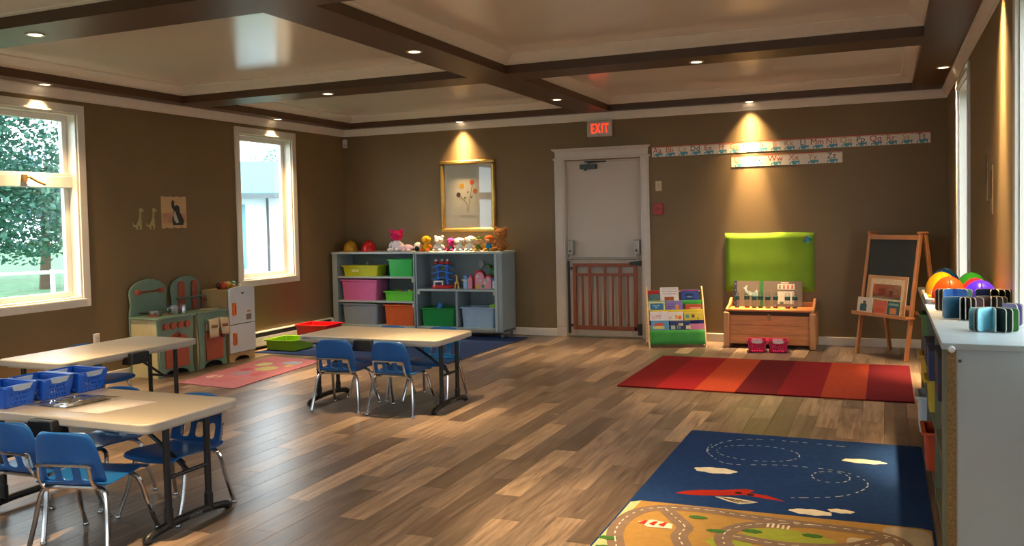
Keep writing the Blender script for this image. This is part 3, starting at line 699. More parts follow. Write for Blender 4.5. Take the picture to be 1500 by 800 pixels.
# ================================================================== TABLES
def make_table(label, loc, rz):
    t = thing('folding_table', label, 'table', loc, rz, 'white folding tables')
    top = MB().prism(rrect(-.61, .61, -.305, .305, .05), .507, .55).build('tabletop', TABLEW, t, bevel=.008, seg=3)
    MB().prism(rrect(-.575, .575, -.27, .27, .04), .495, .508).build('underframe', mt('#b9b4a8', .5), top)
    for s in (-1, 1):
        X = s*.545
        for sy in (-.13, .13):
            l = MB().tube([(X, sy, .035), (X, sy, .50)], .0165, 12).build('leg', BLACK, t)
            MB().tube([(X, sy, .03), (X, sy, .12)], .021, 12).build('leg_collar', BLACK, l)
        fb = MB().tube(bez([(X, -.265, .012), (X, -.235, .030), (X, -.12, .045), (X, 0, .048), (X, .12, .045), (X, .235, .030), (X, .265, .012)], 4), .020, 10).build('foot_bar', BLACK, t)
        for sy in (-1, 1): MB().ell((X, sy*.262, .014), (.023, .022, .014), 10, 6).build('foot_cap', BLACK, fb)
        MB().tube([(X, -.13, .26), (X, .13, .26)], .010, 8).build('crossbar', BLACK, t)
        MB().tube([(s*.18, 0, .495), (s*.36, 0, .39), (X, 0, .262)], .010, 8).build('brace', BLACK, t)
        text('LIFETIME', .022, mt('#8b8b88', .5), fb, (X+.021*s, .02, .046), (R(90), 0, R(90) if s > 0 else R(-90)), 'lettering', .0004)
    for s in (-1, 1):
        MB().at((0, s*.312, 0), 0, R(90)).prism([(-.075, .536), (-.09, .455), (.09, .455), (.075, .536)], -.035 if s > 0 else -.055, .055 if s > 0 else .035).build('latch_housing', BLACK, t, bevel=.006)
    text('LIFETIME', .018, mt('#4a4a48', .5), top, (-.53, -.3062, .528), BK, 'lettering', .0004)
    return t
make_table('white folding table with four blue chairs in front of the storage shelf', (-3.585, 5.895, 0), 0)
make_table('white folding table holding the three blue baskets', (-3.585, 3.185, 0), 0)
make_table('white folding table below the large window, nothing on it', (-5.165, 4.64, 0), R(90))

# ================================================================== CHILD CHAIRS
def make_chair(label):
    t = thing('child_chair', label, 'chair', (0, 0, 0), 0, 'small blue plastic chairs'); t.scale = (1.08, 1.05, 1.01)
    # seat shell
    prof = [(.172, .282, .150), (.168, .300, .158), (.13, .308, .163), (.05, .303, .165), (-.05, .297, .162), (-.11, .296, .156), (-.142, .302, .152), (-.155, .318, .150)]
    us = [-1, -.8, -.4, 0, .4, .8, 1]; vs_ = []; fs = []
    for y, z, hw in prof:
        for u in us: vs_.append((u*hw, y-.012*abs(u)**3, z+(.010*u*u if y > -.1 else .004*u*u)))
    n = len(us)
    for i in range(len(prof)-1):
        for j in range(n-1): fs.append((i*n+j, i*n+j+1, (i+1)*n+j+1, (i+1)*n+j))
    MB().raw(vs_, fs).build('seat', BLUEP, t, solid=.009, sub=1)
    # back shell with three slots
    bp = [(-.155, .316, .150), (-.160, .326, .150), (-.168, .350, .150), (-.176, .378, .149), (-.183, .404, .147), (-.186, .416, .146), (-.195, .455, .141), (-.203, .498, .132), (-.208, .528, .120), (-.211, .545, .095)]
    us = [-1, -.86, -.66, -.40, -.15, .15, .40, .66, .86, 1]
    vs_ = []; fs = []; n = len(us)
    for y, z, hw in bp:
        for u in us: vs_.append((u*hw, y+.030*u*u, z-(.004*u*u)))
    slots = {2, 4, 6}
    for i in range(len(bp)-1):
        for j in range(n-1):
            if i in (1, 2, 3) and j in slots: continue
            fs.append((i*n+j, (i+1)*n+j, (i+1)*n+j+1, i*n+j+1))
    MB().raw(vs_, fs).build('backrest', BLUEP, t, solid=.009, sub=1)
    for sx in (-1, 1):
        for sy in (-1, 1):
            if sy < 0: pts = [(0, -.125, .284), (sx*.09, -.125, .284), (sx*.125, -.127, .278), (sx*.148, -.135, .245), (sx*.165, -.158, .12), (sx*.178, -.185, .012)]
            else: pts = [(0, .085, .286), (sx*.09, .085, .286), (sx*.125, .088, .280), (sx*.148, .10, .245), (sx*.163, .135, .12), (sx*.175, .180, .012)]
            l = MB().tube(bez(pts, 4), .0105, 8).build('leg', CHROME, t)
            e = pts[-1]; MB().lathe([(.012, 0), (.014, .004), (.012, .014), (.008, .018)], 10).build('glide', STEEL, l, loc=(e[0], e[1], 0))
    lp = [(-.10, -.128, .284), (-.116, -.155, .292), (-.116, -.182, .335), (-.112, -.192, .385), (-.10, -.196, .398), (.10, -.196, .398), (.112, -.192, .385), (.116, -.182, .335), (.116, -.155, .292), (.10, -.128, .284)]
    MB().tube(bez(lp, 4), .007, 8).build('back_brace', CHROME, t)
    return t
ch = make_chair('blue child chair with its back to the viewer, right one at the far table')
ch.location = (-3.32, 5.67, 0); ch.rotation_euler.z = R(1)
CG = 'small blue plastic chairs'
dup(ch, 'blue child chair with its back to the viewer, left one at the far table', (-3.81, 5.66, 0), R(8))
dup(ch, 'blue child chair facing the viewer across the far table, right one', (-3.30, 6.14, 0), R(182))
dup(ch, 'blue child chair facing the viewer across the far table, left one', (-3.78, 6.12, 0), R(176))
dup(ch, 'blue child chair in front with chrome legs cut by the picture bottom edge', (-3.295, 2.875, 0), R(13))
dup(ch, 'blue child chair cut by the left picture edge at the basket table', (-3.685, 2.945, 0), R(2))
dup(ch, 'blue child chair tucked under the right end of the basket table', (-3.26, 3.33, 0), R(180))
dup(ch, 'blue child chair on the far side of the basket table, half hidden', (-3.80, 3.345, 0), R(184))
dup(ch, 'blue child chair standing between the basket table and window table', (-5.33, 4.75, 0), R(-88))

# ================================================================== STORAGE SHELF UNITS (back wall)
def panel(par, name, x0, x1, y0, y1, z0, z1, mat=None, bev=.002): return MB().box(x0, x1, y0, y1, z0, z1).build(name, mat or SHELFG, par, bevel=bev)
YS = 9.46
SBK = mt('#5f6d70', .6, var=.05)
SFR = mt('#a9b6b6', .4, var=.04)
def caster(par, x, y, z1=.075):
    c = MB().at((x, y, .030), 0, R(90)).lathe([(.006, -.012), (.019, -.012), (.023, -.006), (.023, .006), (.019, .012), (.006, .012)], 14).build('caster', mt('#8b8f92', .3, metal=.6), par)
    MB().box(x-.018, x+.018, y-.018, y+.018, .056, z1).build('caster_plate', mt('#7b7f82', .35, metal=.7), c)
t = thing('storage_shelf', 'grey storage shelf with three rows of coloured bins', 'shelf', (0, 0, 0), 0, 'grey storage shelf units')
a, b = -6.525, -5.325
panel(t, 'side_panel', a, a+.075, YS, 9.84, .075, 1.01); panel(t, 'side_panel', b-.02, b, YS, 9.84, .075, 1.01)
panel(t, 'top_panel', a-.005, b, YS-.012, 9.85, 1.01, 1.035, SFR); panel(t, 'back_panel', a+.075, b-.02, 9.82, 9.84, .075, 1.01, SBK)
for z_ in (.725, .42): panel(t, 'shelf_board', a+.075, b-.02, YS+.005, 9.82, z_-.022, z_, SFR)
panel(t, 'bottom_panel', a+.075, b-.02, YS, 9.82, .075, .115, SFR)
for z_ in (.70, .395): panel(t, 'corner_bracket', b-.045, b-.02, YS, YS+.02, z_-.045, z_, mt('#c9c2b0', .5))
for x_ in (a+.06, b-.06):
    for y_ in (YS+.05, 9.78): caster(t, x_, y_)
t = thing('storage_shelf', 'grey storage shelf with toy compartments nearest the door', 'shelf', (0, 0, 0), 0, 'grey storage shelf units')
a, b = -5.315, -4.15
panel(t, 'side_panel', a, a+.02, YS, 9.84, .075, 1.005)
panel(t, 'side_panel', b-.10, b, YS, 9.84, .075, 1.005); panel(t, 'face_strip', b-.10, b-.065, YS-.012, YS, .08, 1.005, SFR); panel(t, 'face_strip', b-.055, b-.005, YS-.008, YS, .08, 1.005)
panel(t, 'top_panel', a, b+.01, YS-.014, 9.85, 1.005, 1.03, SFR); panel(t, 'back_panel', a+.02, b-.10, 9.82, 9.84, .075, 1.005, mt('#7d8c90', .6, var=.05))
panel(t, 'shelf_board', a+.02, b-.10, YS+.004, 9.82, .552, .577, SFR); panel(t, 'divider', -4.775, -4.745, YS+.004, 9.82, .12, .552)
panel(t, 'bottom_panel', a+.02, b-.10, YS, 9.82, .095, .12, SFR); panel(t, 'plinth', a+.02, b, YS+.01, 9.82, .07, .095, mt('#b9ae94', .5))
for x_ in (a+.022, b-.128): panel(t, 'corner_bracket', x_, x_+.03, YS, YS+.02, .512, .552, mt('#c9c2b0', .5))
for x_ in (a+.06, b-.03):
    for y_ in (YS+.04, 9.78): caster(t, x_, y_, .07)

# ---- tapered plastic bins
def bin_(name, label, cat, loc, w_, d_, h_, mat, rz=0, taper=.86, rim=.016, group='plastic storage bins', thick=.006):
    t = thing(name, label, cat, loc, rz, group)
    W, D = w_/2, d_/2; w0, d0 = W*taper, D*taper; r = .02
    def ring(hw, hd, z): return [(x_, y_, z) for x_, y_ in rrect(-hw, hw, -hd, hd, r, 3)]
    rs = [ring(w0, d0, 0), ring(W-rim, D-rim, h_-.012), ring(W-rim-thick, D-rim-thick, h_-.012), ring(w0-thick, d0-thick, thick)]
    n = len(rs[0]); vs_ = sum(rs, []); fs = [tuple(range(n))[::-1], tuple(range(3*n, 4*n))]
    for k in range(3): fs += [(k*n+i, k*n+(i+1) % n, (k+1)*n+(i+1) % n, (k+1)*n+i) for i in range(n)]
    MB().raw(vs_, fs).build('bin_body', mat, t, ang=50)
    rs = [ring(W-rim-thick, D-rim-thick, h_-.014), ring(W, D, h_-.014), ring(W, D, h_), ring(W-rim-thick, D-rim-thick, h_)]
    vs_ = sum(rs, []); fs = []
    for k in range(4): fs += [(k*n+i, k*n+(i+1) % n, ((k+1) % 4)*n+(i+1) % n, ((k+1) % 4)*n+i) for i in range(n)]
    MB().raw(vs_, fs).build('bin_rim', mat, t, bevel=.002)
    return t
def pla(hx, rough=.38): return mt(hx, rough, var=.04)
b_ = bin_('storage_bin', 'shallow yellow bin on the top row of the shelf', 'bin', (-6.135, 9.62, .725), .56, .26, .135, pla('#b9bf22'))
MB().at((-.06, -.128, .07)).box(-.05, .05, -.002, 0, -.012, .012).build('bin_label', mt('#cfcf8a', .6), b_)
bin_('storage_bin', 'tall green bin on the top row of the shelf', 'bin', (-5.545, 9.63, .725), .38, .30, .215, pla('#22b04c'))
bin_('storage_bin', 'pink bin on the middle row of the shelf', 'bin', (-6.145, 9.63, .42), .56, .32, .262, pla('#d06aa0'))
bin_('storage_bin', 'shallow lime bin with small toys on the middle row', 'bin', (-5.58, 9.62, .42), .45, .26, .12, pla('#5fc83a'))
bin_('storage_bin', 'translucent grey bin on the bottom row of the shelf', 'bin', (-6.145, 9.63, .115), .55, .32, .265, mt('#8f9aa2', .3, var=.05))
bin_('storage_bin', 'orange bin on the bottom row of the shelf', 'bin', (-5.57, 9.62, .115), .46, .30, .26, pla('#d9622a'))
bin_('storage_bin', 'dark green bin in the lower left toy compartment', 'bin', (-5.03, 9.63, .12), .49, .32, .225, pla('#158a3f'))
bin_('storage_bin', 'pale blue bin in the lower right toy compartment', 'bin', (-4.50, 9.63, .12), .47, .30, .24, pla('#9fb9d0'))
# things poking out of the bins
t = thing('toy_shovel', 'blue toy scoop sticking out of the dark green bin', 'toy', (-5.08, 9.60, .32))
MB().at((0, 0, 0), 0, 0, R(35)).box(-.03, .03, -.02, .02, 0, .09).build('scoop', pla('#2a78d0'), t, bevel=.012); MB().tube([(-.02, 0, .02), (-.06, 0, -.09)], .012, 8).build('handle', pla('#2a78d0'), t)
t = thing('toy_turtle', 'lime green toy lying in the pale blue bin', 'toy', (-4.33, 9.62, .32))
MB().ell((0, 0, .04), (.07, .06, .045), 14, 8).build('shell', pla('#8fc52a'), t); MB().ell((.07, -.02, .035), (.022, .02, .02), 10, 6).build('head', pla('#6fa52a'), t)
for k, (dx, hx) in enumerate(((-.05, '#d23a2a'), (.0, '#3a6ad0'), (.05, '#e2c23a'))):
    t = thing('toy_brick', ['red', 'blue', 'yellow'][k]+' small toy block in the lime bin', 'toy', (-5.55+dx, 9.60+.02*k, .527))
    MB().box(-.022, .022, -.02, .02, -.03, .018).build('block_body', pla(hx), t, bevel=.004); MB().lathe([(.001, .018), (.010, .018), (.010, .026), (.001, .026)], 10).build('block_stud', pla(hx), t)
t = thing('toy_ramp', 'tan toy figure leaning out of the yellow bin', 'toy', (-6.05, 9.62, .80)); MB().at((0, 0, 0), 0, 0, R(-30)).box(-.012, .012, -.01, .01, -.05, .09).build('toy_body', pla('#a89a5a'), t, bevel=.006); MB().ell((-.045, 0, .085), .018, 10, 7).build('toy_head', pla('#a89a5a'), t)
t = thing('toy_fish', 'green toy piece in the translucent grey bin', 'toy', (-6.08, 9.62, .345)); MB().ell((0, 0, .02), (.06, .03, .02), 12, 7).build('toy_body', pla('#3fa04a'), t); MB().at((.07, 0, .02), 0, 0, R(90)).lathe([(.004, -.02), (.03, .02)], 8).build('toy_tail', pla('#3fa04a'), t)

# ---- ball tower toy
t = thing('ball_ramp_tower', 'blue ball ramp tower toy on a red base', 'toy', (-5.02, 9.62, .577))
TB = pla('#1f62c8'); TB2 = pla('#2f86dc')
MB().lathe([(.12, 0), (.13, .01), (.13, .03), (.11, .045), (.05, .05)], 20, 1.15, .8).build('toy_base', pla('#c22226'), t)
for x_ in (-.065, .065): MB().tube([(x_, 0, .04), (x_, 0, .29)], .020, 12).build('toy_column', TB, t)
for i, z_ in enumerate((.11, .19, .265)):
    for sx_ in (-1, 1): MB().raw([(0, -.035, z_+.03), (0, .035, z_+.03), (sx_*.15, .035, z_-.005), (sx_*.15, -.035, z_-.005), (0, -.035, z_+.02), (0, .035, z_+.02), (sx_*.15, .035, z_-.015), (sx_*.15, -.035, z_-.015)],
        [(0,1,2,3),(7,6,5,4),(0,3,7,4),(1,0,4,5),(2,1,5,6),(3,2,6,7)]).build('ramp', TB2, t)
for x_ in (-.085, 0, .075):
    c_ = MB().lathe([(.004, .29), (.03, .30), (.035, .325), (.02, .33), (.004, .315)], 14).build('funnel', pla('#b8232a'), t, loc=(x_, 0, 0)); MB().ell((0, -.01, .345), .018, 10, 7).build('ball', pla('#d8cfc8'), c_)
for x_ in (-.075, .035): MB().tube([(x_, -.08, .02), (x_, -.08, .085)], .011, 8).build('gate_post', pla('#e6e2da'), t)
MB().box(-.085, .045, -.09, -.07, .080, .098).build('gate_beam', pla('#e6e2da'), t, bevel=.004)
t = thing('toy_giraffe', 'small yellow toy animal beside the ball ramp tower', 'toy', (-4.82, 9.60, .577))
YT = pla('#d8a85a')
MB().ell((0, 0, .075), (.03, .018, .018), 10, 7).build('toy_body', YT, t); MB().tube([(.0, 0, .08), (.005, 0, .15)], .011, 8).build('toy_neck', YT, t); MB().ell((-.002, 0, .155), (.018, .010, .010), 10, 6).build('toy_head', YT, t)
for x_ in (-.02, .02):
    for y_ in (-.01, .01): MB().tube([(x_, y_, .07), (x_*1.2, y_, 0)], .006, 6).build('leg', YT, t)
# ---- castle toy
t = thing('toy_castle', 'pink toy castle with a red heart shaped outline', 'toy', (-4.48, 9.64, .577))
arch = [(-.115, 0), (-.115, .15)]+[(-.115+.07*(1-math.cos(q)), .15+.075*math.sin(q)) for q in [math.pi*i/10 for i in range(1, 10)]]+[(.03, .135), (.04, .125)]+[(.04+.045*(1-math.cos(q)), .125+.045*math.sin(q)) for q in [math.pi*i/8 for i in range(1, 8)]]+[(.13, .12), (.13, 0)]
MB().at((0, 0, 0), 0, R(90)).prism(arch, -.03, .03).build('castle_shell', pla('#c8202e'), t, bevel=.006)
MB().at((.006, 0, -.002), 0, R(90)).prism([(x_*.86, z_*.90) for x_, z_ in arch], .03, .036).build('castle_front', pla('#e296a8'), t, bevel=.003)
for x_, z_ in ((-.06, .15), (-.02, .10), (.085, .11), (.04, .075)): MB().at((x_, -.037, z_), 0, R(90)).lathe([(.001, 0), (.016, 0), (.016, .004)], 12).build('castle_window', pla('#c9d8c8'), t)
MB().at((-.065, -.037, .03), 0, R(90)).prism([(-.02, -.03), (.02, -.03), (.02, .015), (.0, .032), (-.02, .015)], 0, .004).build('castle_door', pla('#d9a838'), t)
MB().ell((.01, -.045, .03), (.022, .012, .02), 10, 6).build('castle_shrub', pla('#3f9a4a'), t)
t = thing('toy_tower', 'light blue and yellow toy tower left of the castle', 'toy', (-4.70, 9.62, .577))
MB().box(-.028, .028, -.03, .03, 0, .10).build('tower_body', pla('#8fb4d8'), t, bevel=.003); MB().at((0, 0, .10)).prism([(-.055, -.035), (.03, -.035), (.03, .035), (-.055, .035)], 0, .010).build('tower_ledge', pla('#e0dc9a'), t, bevel=.002); MB().box(-.024, .028, -.028, .028, .11, .16).build('tower_top', pla('#5f8fc8'), t, bevel=.003)
t = thing('toy_tower', 'pink toy tower directly beside the castle', 'toy', (-4.635, 9.62, .577))
MB().box(-.032, .026, -.03, .03, 0, .13).build('tower_body', pla('#d88a9a'), t, bevel=.003); MB().ell((-.003, 0, .13), (.027, .027, .035), 12, 7).build('tower_roof', pla('#c86a7a'), t)
t = thing('toy_tower', 'white toy tower with a dark blue roof right of the castle', 'toy', (-4.315, 9.60, .577))
MB().lathe([(.035, 0), (.035, .01)], 16).build('tower_foot', pla('#4aa04a'), t); MB().lathe([(.026, .01), (.024, .10)], 16).build('tower_body', pla('#cfd8e6'), t); MB().lathe([(.031, .10), (.026, .125), (.004, .15)], 16).build('tower_roof', pla('#1f4fa0'), t)
t = thing('toy_handset', 'grey toy rattle standing behind the castle', 'toy', (-4.545, 9.74, .577))
MB().tube([(0, 0, 0), (0, 0, .25)], .012, 8).build('handle', mt('#7d7f80', .4), t); MB().at((0, 0, .295), 0, R(90)).lathe([(.001, -.015), (.045, -.012), (.050, 0), (.045, .012), (.001, .015)], 18, .8, 1).build('rattle_head', mt('#8a8c8a', .35), t)
t = thing('toy_dragon', 'dark green toy dinosaur perched behind the castle', 'toy', (-4.37, 9.74, .577))
DG = pla('#2a7a34')
MB().ell((0, 0, .19), (.07, .04, .065), 14, 8).build('toy_body', DG, t); MB().tube([(0, 0, .13), (0, 0, 0)], .03, 8).build('toy_tail', DG, t); MB().tube([(-.03, 0, .23), (-.075, 0, .28), (-.11, 0, .285)], .014, 8).build('toy_neck', DG, t); MB().ell((-.075, -.02, .262), .014, 8, 6).build('toy_bow', pla('#d8b03a'), t)

# ================================================================== PLUSH TOYS AND HATS ON THE SHELF
def fur(hx): return mt(hx, .9, var=.14, scale=40, bump=.8, bscale=160, spec=.15)
EYE = mt('#15110f', .2)
def plush(name, label, x_, y_, h, body, head=None, limb=None, belly=None, ear='round', earc=None, snout=None, nose='#2a1c18', rz=0, lie=False, hat=None, zt=1.032):
    t = thing(name, label, 'plush toy', (x_, y_, zt), rz, 'plush toys on the storage shelf')
    t.scale = (1.22, 1.1, 1.02); head = head or body; limb = limb or body; s = h
    MB().ell((0, 0, .23*s), (.20*s, .17*s, .25*s), 16, 10).build('body', fur(body), t)
    if belly: MB().ell((0, -.07*s, .22*s), (.13*s, .12*s, .17*s), 14, 9).build('belly', fur(belly), t)
    hd = MB().ell((0, -.02*s, .66*s), (.235*s, .21*s, .22*s), 16, 10).build('head', fur(head), t)
    if ear == 'round':
        for q in (-1, 1): MB().ell((q*.19*s, 0, .85*s), (.085*s, .05*s, .085*s), 12, 8).build('ear', fur(earc or head), hd)
    elif ear == 'flop':
        for q in (-1, 1): MB().ell((q*.24*s, -.02*s, .66*s), (.06*s, .07*s, .16*s), 12, 8).build('ear', fur(earc or head), hd)
    if snout: MB().ell((0, -.20*s, .60*s), (.10*s, .09*s, .075*s), 12, 8).build('snout', fur(snout), hd)
    if nose: MB().ell((0, (-.285 if snout else -.225)*s, .63*s), (.032*s, .022*s, .024*s), 8, 6).build('nose', mt(nose, .3), hd)
    for q in (-1, 1):
        MB().ell((q*.085*s, -.205*s, .71*s), .024*s, 8, 6).build('eye', EYE, hd)
        MB().at((q*.20*s, -.06*s, .30*s), 0, R(20), R(-q*35)).ell((0, 0, -.02*s), (.065*s, .07*s, .16*s), 12, 8).build('arm', fur(limb), t)
        MB().at((q*.13*s, -.20*s, .085*s), R(q*14)).ell((0, 0, 0), (.085*s, .19*s, .082*s), 12, 8).build('leg', fur(limb), t)
    if hat:
        k = MB().lathe([(.001, .98*s), (.12*s, .95*s), (.16*s, .84*s), (.165*s, .80*s)], 16).build('hat', fur(hat), hd); MB().lathe([(.15*s, .80*s), (.25*s, .79*s), (.25*s, .775*s), (.15*s, .775*s)], 18).build('hat_brim', fur(hat), k)
    return t
plush('plush_doll', 'largest pink plush toy with a white face and body', -5.655, 9.62, .30, '#e8dde0', '#c8265e', '#ece4e4', None, 'round', '#c8265e', None, None)
t = thing('plush_lamb', 'small pale pink plush lying beside the big pink plush', 'plush toy', (-5.48, 9.58, 1.032), 0, 'plush toys on the storage shelf')
MB().ell((0, 0, .045), (.075, .06, .045), 14, 9).build('body', fur('#dcb8c4'), t); MB().ell((-.07, -.03, .05), (.045, .045, .04), 12, 8).build('head', fur('#e6ccd2'), t)
for q in (-.03, .04): MB().ell((q, -.055, .02), (.025, .03, .02), 10, 7).build('leg', fur('#e0c2cc'), t)
t = thing('plush_pup', 'small white plush pup with a black patch', 'plush toy', (-5.345, 9.60, 1.032), 0, 'plush toys on the storage shelf')
hd = MB().ell((0, 0, .06), (.055, .055, .055), 14, 9).build('head', fur('#e6dcd2'), t); MB().ell((.01, -.045, .035), (.032, .022, .035), 12, 8).build('ear', fur('#1c1816'), hd); MB().ell((0, .04, .03), (.05, .05, .03), 12, 8).build('body', fur('#e6dcd2'), t)
t = plush('plush_chick', 'yellow plush chick with big orange feet', -5.235, 9.62, .215, '#d9a81e', '#d9a81e', '#d8671e', None, None, None, '#d8902a', None)
plush('plush_bear', 'white plush bear with a brown nose, left of the pink one', -5.06, 9.62, .205, '#ece0d0', snout='#f0e6d8', nose='#7a3a22')
plush('plush_bear', 'magenta plush with a green belly between white bears', -4.90, 9.63, .18, '#b0266a', '#b82a78', '#b0266a', '#2a8a4a', None, None, '#b82a78', None)
plush('plush_dog', 'white plush dog with floppy ears under the picture frame', -4.775, 9.61, .185, '#ece4d6', ear='flop', earc='#e0d2c0', snout='#f2eade')
plush('plush_dog', 'white plush dog with cream ears, right one of the pair', -4.635, 9.63, .205, '#ece4d6', ear='flop', earc='#e2c8a0', snout='#f2eade')
plush('plush_doll', 'small doll in green clothes and green brimmed hat', -4.51, 9.60, .175, '#5a7a32', '#dcae84', '#c8924a', None, None, None, None, '#c87a5a', hat='#4f7a2a')
plush('plush_doll', 'doll with orange hair and blue shirt next to the teddy', -4.375, 9.61, .215, '#2a7aa8', '#d8722a', '#d8a03a', None, None, None, '#e8c8b0', '#c85a3a')
plush('teddy_bear', 'large brown teddy bear at the right end of the shelf', -4.225, 9.62, .305, '#a8703c', snout='#b5814c', nose='#2a1a12', rz=R(-12))
def hard_hat(label, loc, hx, s=1.0, rz=0, group='toy hard hats', tray=None):
    t = thing('toy_hard_hat', label, 'toy helmet', loc, rz, group)
    mat = mt(hx, .18, var=.03, spec=.6)
    prof = [(.105*math.cos(q), .012+.138*math.sin(q)) for q in [R(90)*i/9 for i in range(10)]]
    MB().lathe([(r_*s+.0005, z_*s) for r_, z_ in prof], 26, .92, 1.08).build('dome', mat, t)
    MB().lathe([(.098*s, .012*s), (.104*s, .016*s), (.122*s, .006*s), (.123*s, .001*s), (.098*s, .001*s)], 26, .92, 1.08).build('brim', mat, t)
    MB().tube([(0, .1134*s*math.cos(R(q)), (.010+.138*math.sin(R(q)))*s) for q in range(15, 166, 10)], .006*s, 8).build('ridge', mat, t)
    return t
hard_hat('yellow toy hard hat at the left end of the storage shelf', (-6.34, 9.62, 1.036), '#b8871c', .92)
hard_hat('red toy hard hat on the storage shelf beside the pink plush', (-6.07, 9.62, 1.036), '#c81420', .92)

# ================================================================== TOY CHEST
t = thing('toy_chest', 'pine toy chest with a flat lid under the green board', 'chest', (-1.13, 9.66, 0))
for x_ in (-.435, .435):
    for y_ in (-.165, .165): MB().box(x_-.03, x_+.03, y_-.03, y_+.03, 0, .375).build('corner_post', PINEV, t, bevel=.008)
    MB().box(x_-.012, x_+.012, -.135, .135, .045, .36).build('side_panel', PINEV, t)
    MB().at((x_, 0, 0), R(90), R(90)).prism([(-.175, .36), (.185, .36), (.185, .50), (.14, .50), (.05, .45), (-.175, .41)], -.014, .014).build('lid_cheek', PINEV, t, bevel=.006)
for z0_, z1_ in ((.04, .14), (.142, .24), (.242, .345)): MB().box(-.405, .405, -.165, -.145, z0_, z1_).build('plank', PINE, t, bevel=.002)
MB().box(-.405, .405, .145, .165, .04, .40).build('back_panel', PINE, t)
MB().box(-.42, .42, -.18, .165, .385, .41).build('lid', PINE, t, bevel=.006)
MB().box(-.40, .40, -.172, -.150, .345, .383).build('painted_gap_shadow', mt('#3a2414', .8), t)  # dark strip painted as the shade in the gap under the lid
MB().box(-.013, .013, -.176, -.166, .29, .36).build('hasp', mt('#9a7f4a', .35, metal=.8), t, bevel=.002)
MB().box(-.42, .42, .165, .185, .41, .46).build('lid_back_rail', PINE, t, bevel=.004)
# boards standing on the chest lid
t = thing('display_board', 'brown display book with a navy spine and whale shape', 'display board', (-1.375, 9.765, .411))
def lean(mb, x0, x1, y0, y1, z0, z1): return mb.at((0, 0, 0), 0, R(-10)).box(x0, x1, y0, y1, z0, z1)
lean(MB(), -.125, .115, -.004, .004, .002, .275).build('board_sheet', mt('#6f6458', .7, var=.05), t)
lean(MB(), -.155, -.125, -.006, .006, .002, .278).build('board_spine', mt('#23264f', .6), t)
for k in range(4): lean(MB(), -.143, -.137, -.0075, -.006, .03+k*.07, .036+k*.07).build('spine_dot', mt('#d8d4c8', .6), t)
wh = [(-.06, .20), (-.045, .205), (-.03, .225), (-.01, .225), (-.02, .20), (-.02, .175), (.04, .15), (.07, .165), (.085, .185), (.095, .165), (.095, .11), (.0, .12), (-.03, .15), (-.04, .18)]
MB().at((0, 0, 0), 0, R(80)).prism(wh, .0045, .0055).build('printed_whale', mt('#a8bcb8', .7), t)
t = thing('display_board', 'brown display board with small figures and white panel', 'display board', (-1.02, 9.775, .411))
lean(MB(), -.20, .20, -.004, .004, .002, .275).build('board_sheet', mt('#6a5f56', .7, var=.05), t)
lean(MB(), -.236, -.20, -.006, .006, .002, .278).build('board_spine', mt('#1f6b34', .6), t)
lean(MB(), -.055, .115, -.0055, -.004, .03, .165).build('white_panel', mt('#c9beb2', .7), t); lean(MB(), -.055, .12, -.0055, -.004, .185, .245).build('figure_card', mt('#d0c4b4', .7), t)
lean(MB(), -.02, .06, -.0055, -.004, .25, .265).build('title_strip', mt('#c9bba8', .7), t)
for k, hx in enumerate(('#5a6a4a', '#a84a3a', '#c0303a', '#a84a3a')): MB().at((-.03+k*.042, 0, 0), 0, R(80)).prism([(-.012, .195), (.012, .195), (.006, .215), (.009, .228), (0, .238), (-.009, .228), (-.006, .215)], .0055, .0062).build('printed_figure', mt(hx, .7), t)
lean(MB(), -.03, .01, -.0062, -.0055, .03, .055).build('printed_doorway', mt('#3a5a4a', .7), t)
# clear bottles with teal bands standing on the lid
TEAL = mt('#1f5a5c', .4)
bc = ['#34506a', '#b83226', '#8a8a3a', '#4a5a34', '#b89a4a', '#8a2a24', '#a82a2a', '#3a4a2a']
bl = ['navy', 'red', 'olive', 'moss green', 'mustard', 'maroon', 'scarlet', 'dark green']
for k, x_ in enumerate((-1.475, -1.375, -1.295, -1.235, -1.155, -1.08, -.955, -.885)):
    t = thing('sensory_bottle', 'clear bottle with %s lid standing upside down on the chest' % bl[k], 'bottle', (x_, 9.62+.03*((k*3) % 2), .411), 0, 'clear bottles on the chest')
    MB().lathe([(.004, .017), (.024, .017), (.027, .05), (.027, .14), (.024, .165), (.004, .17)], 14).build('bottle_body', CLEAR, t)
    MB().lathe([(.002, 0), (.024, 0), (.024, .016), (.002, .016)], 14).build('bottle_lid', mt(bc[k], .4), t)
    MB().lathe([(.0275, .085), (.0278, .087), (.0278, .122), (.0275, .124)], 14).build('bottle_band', TEAL, t)

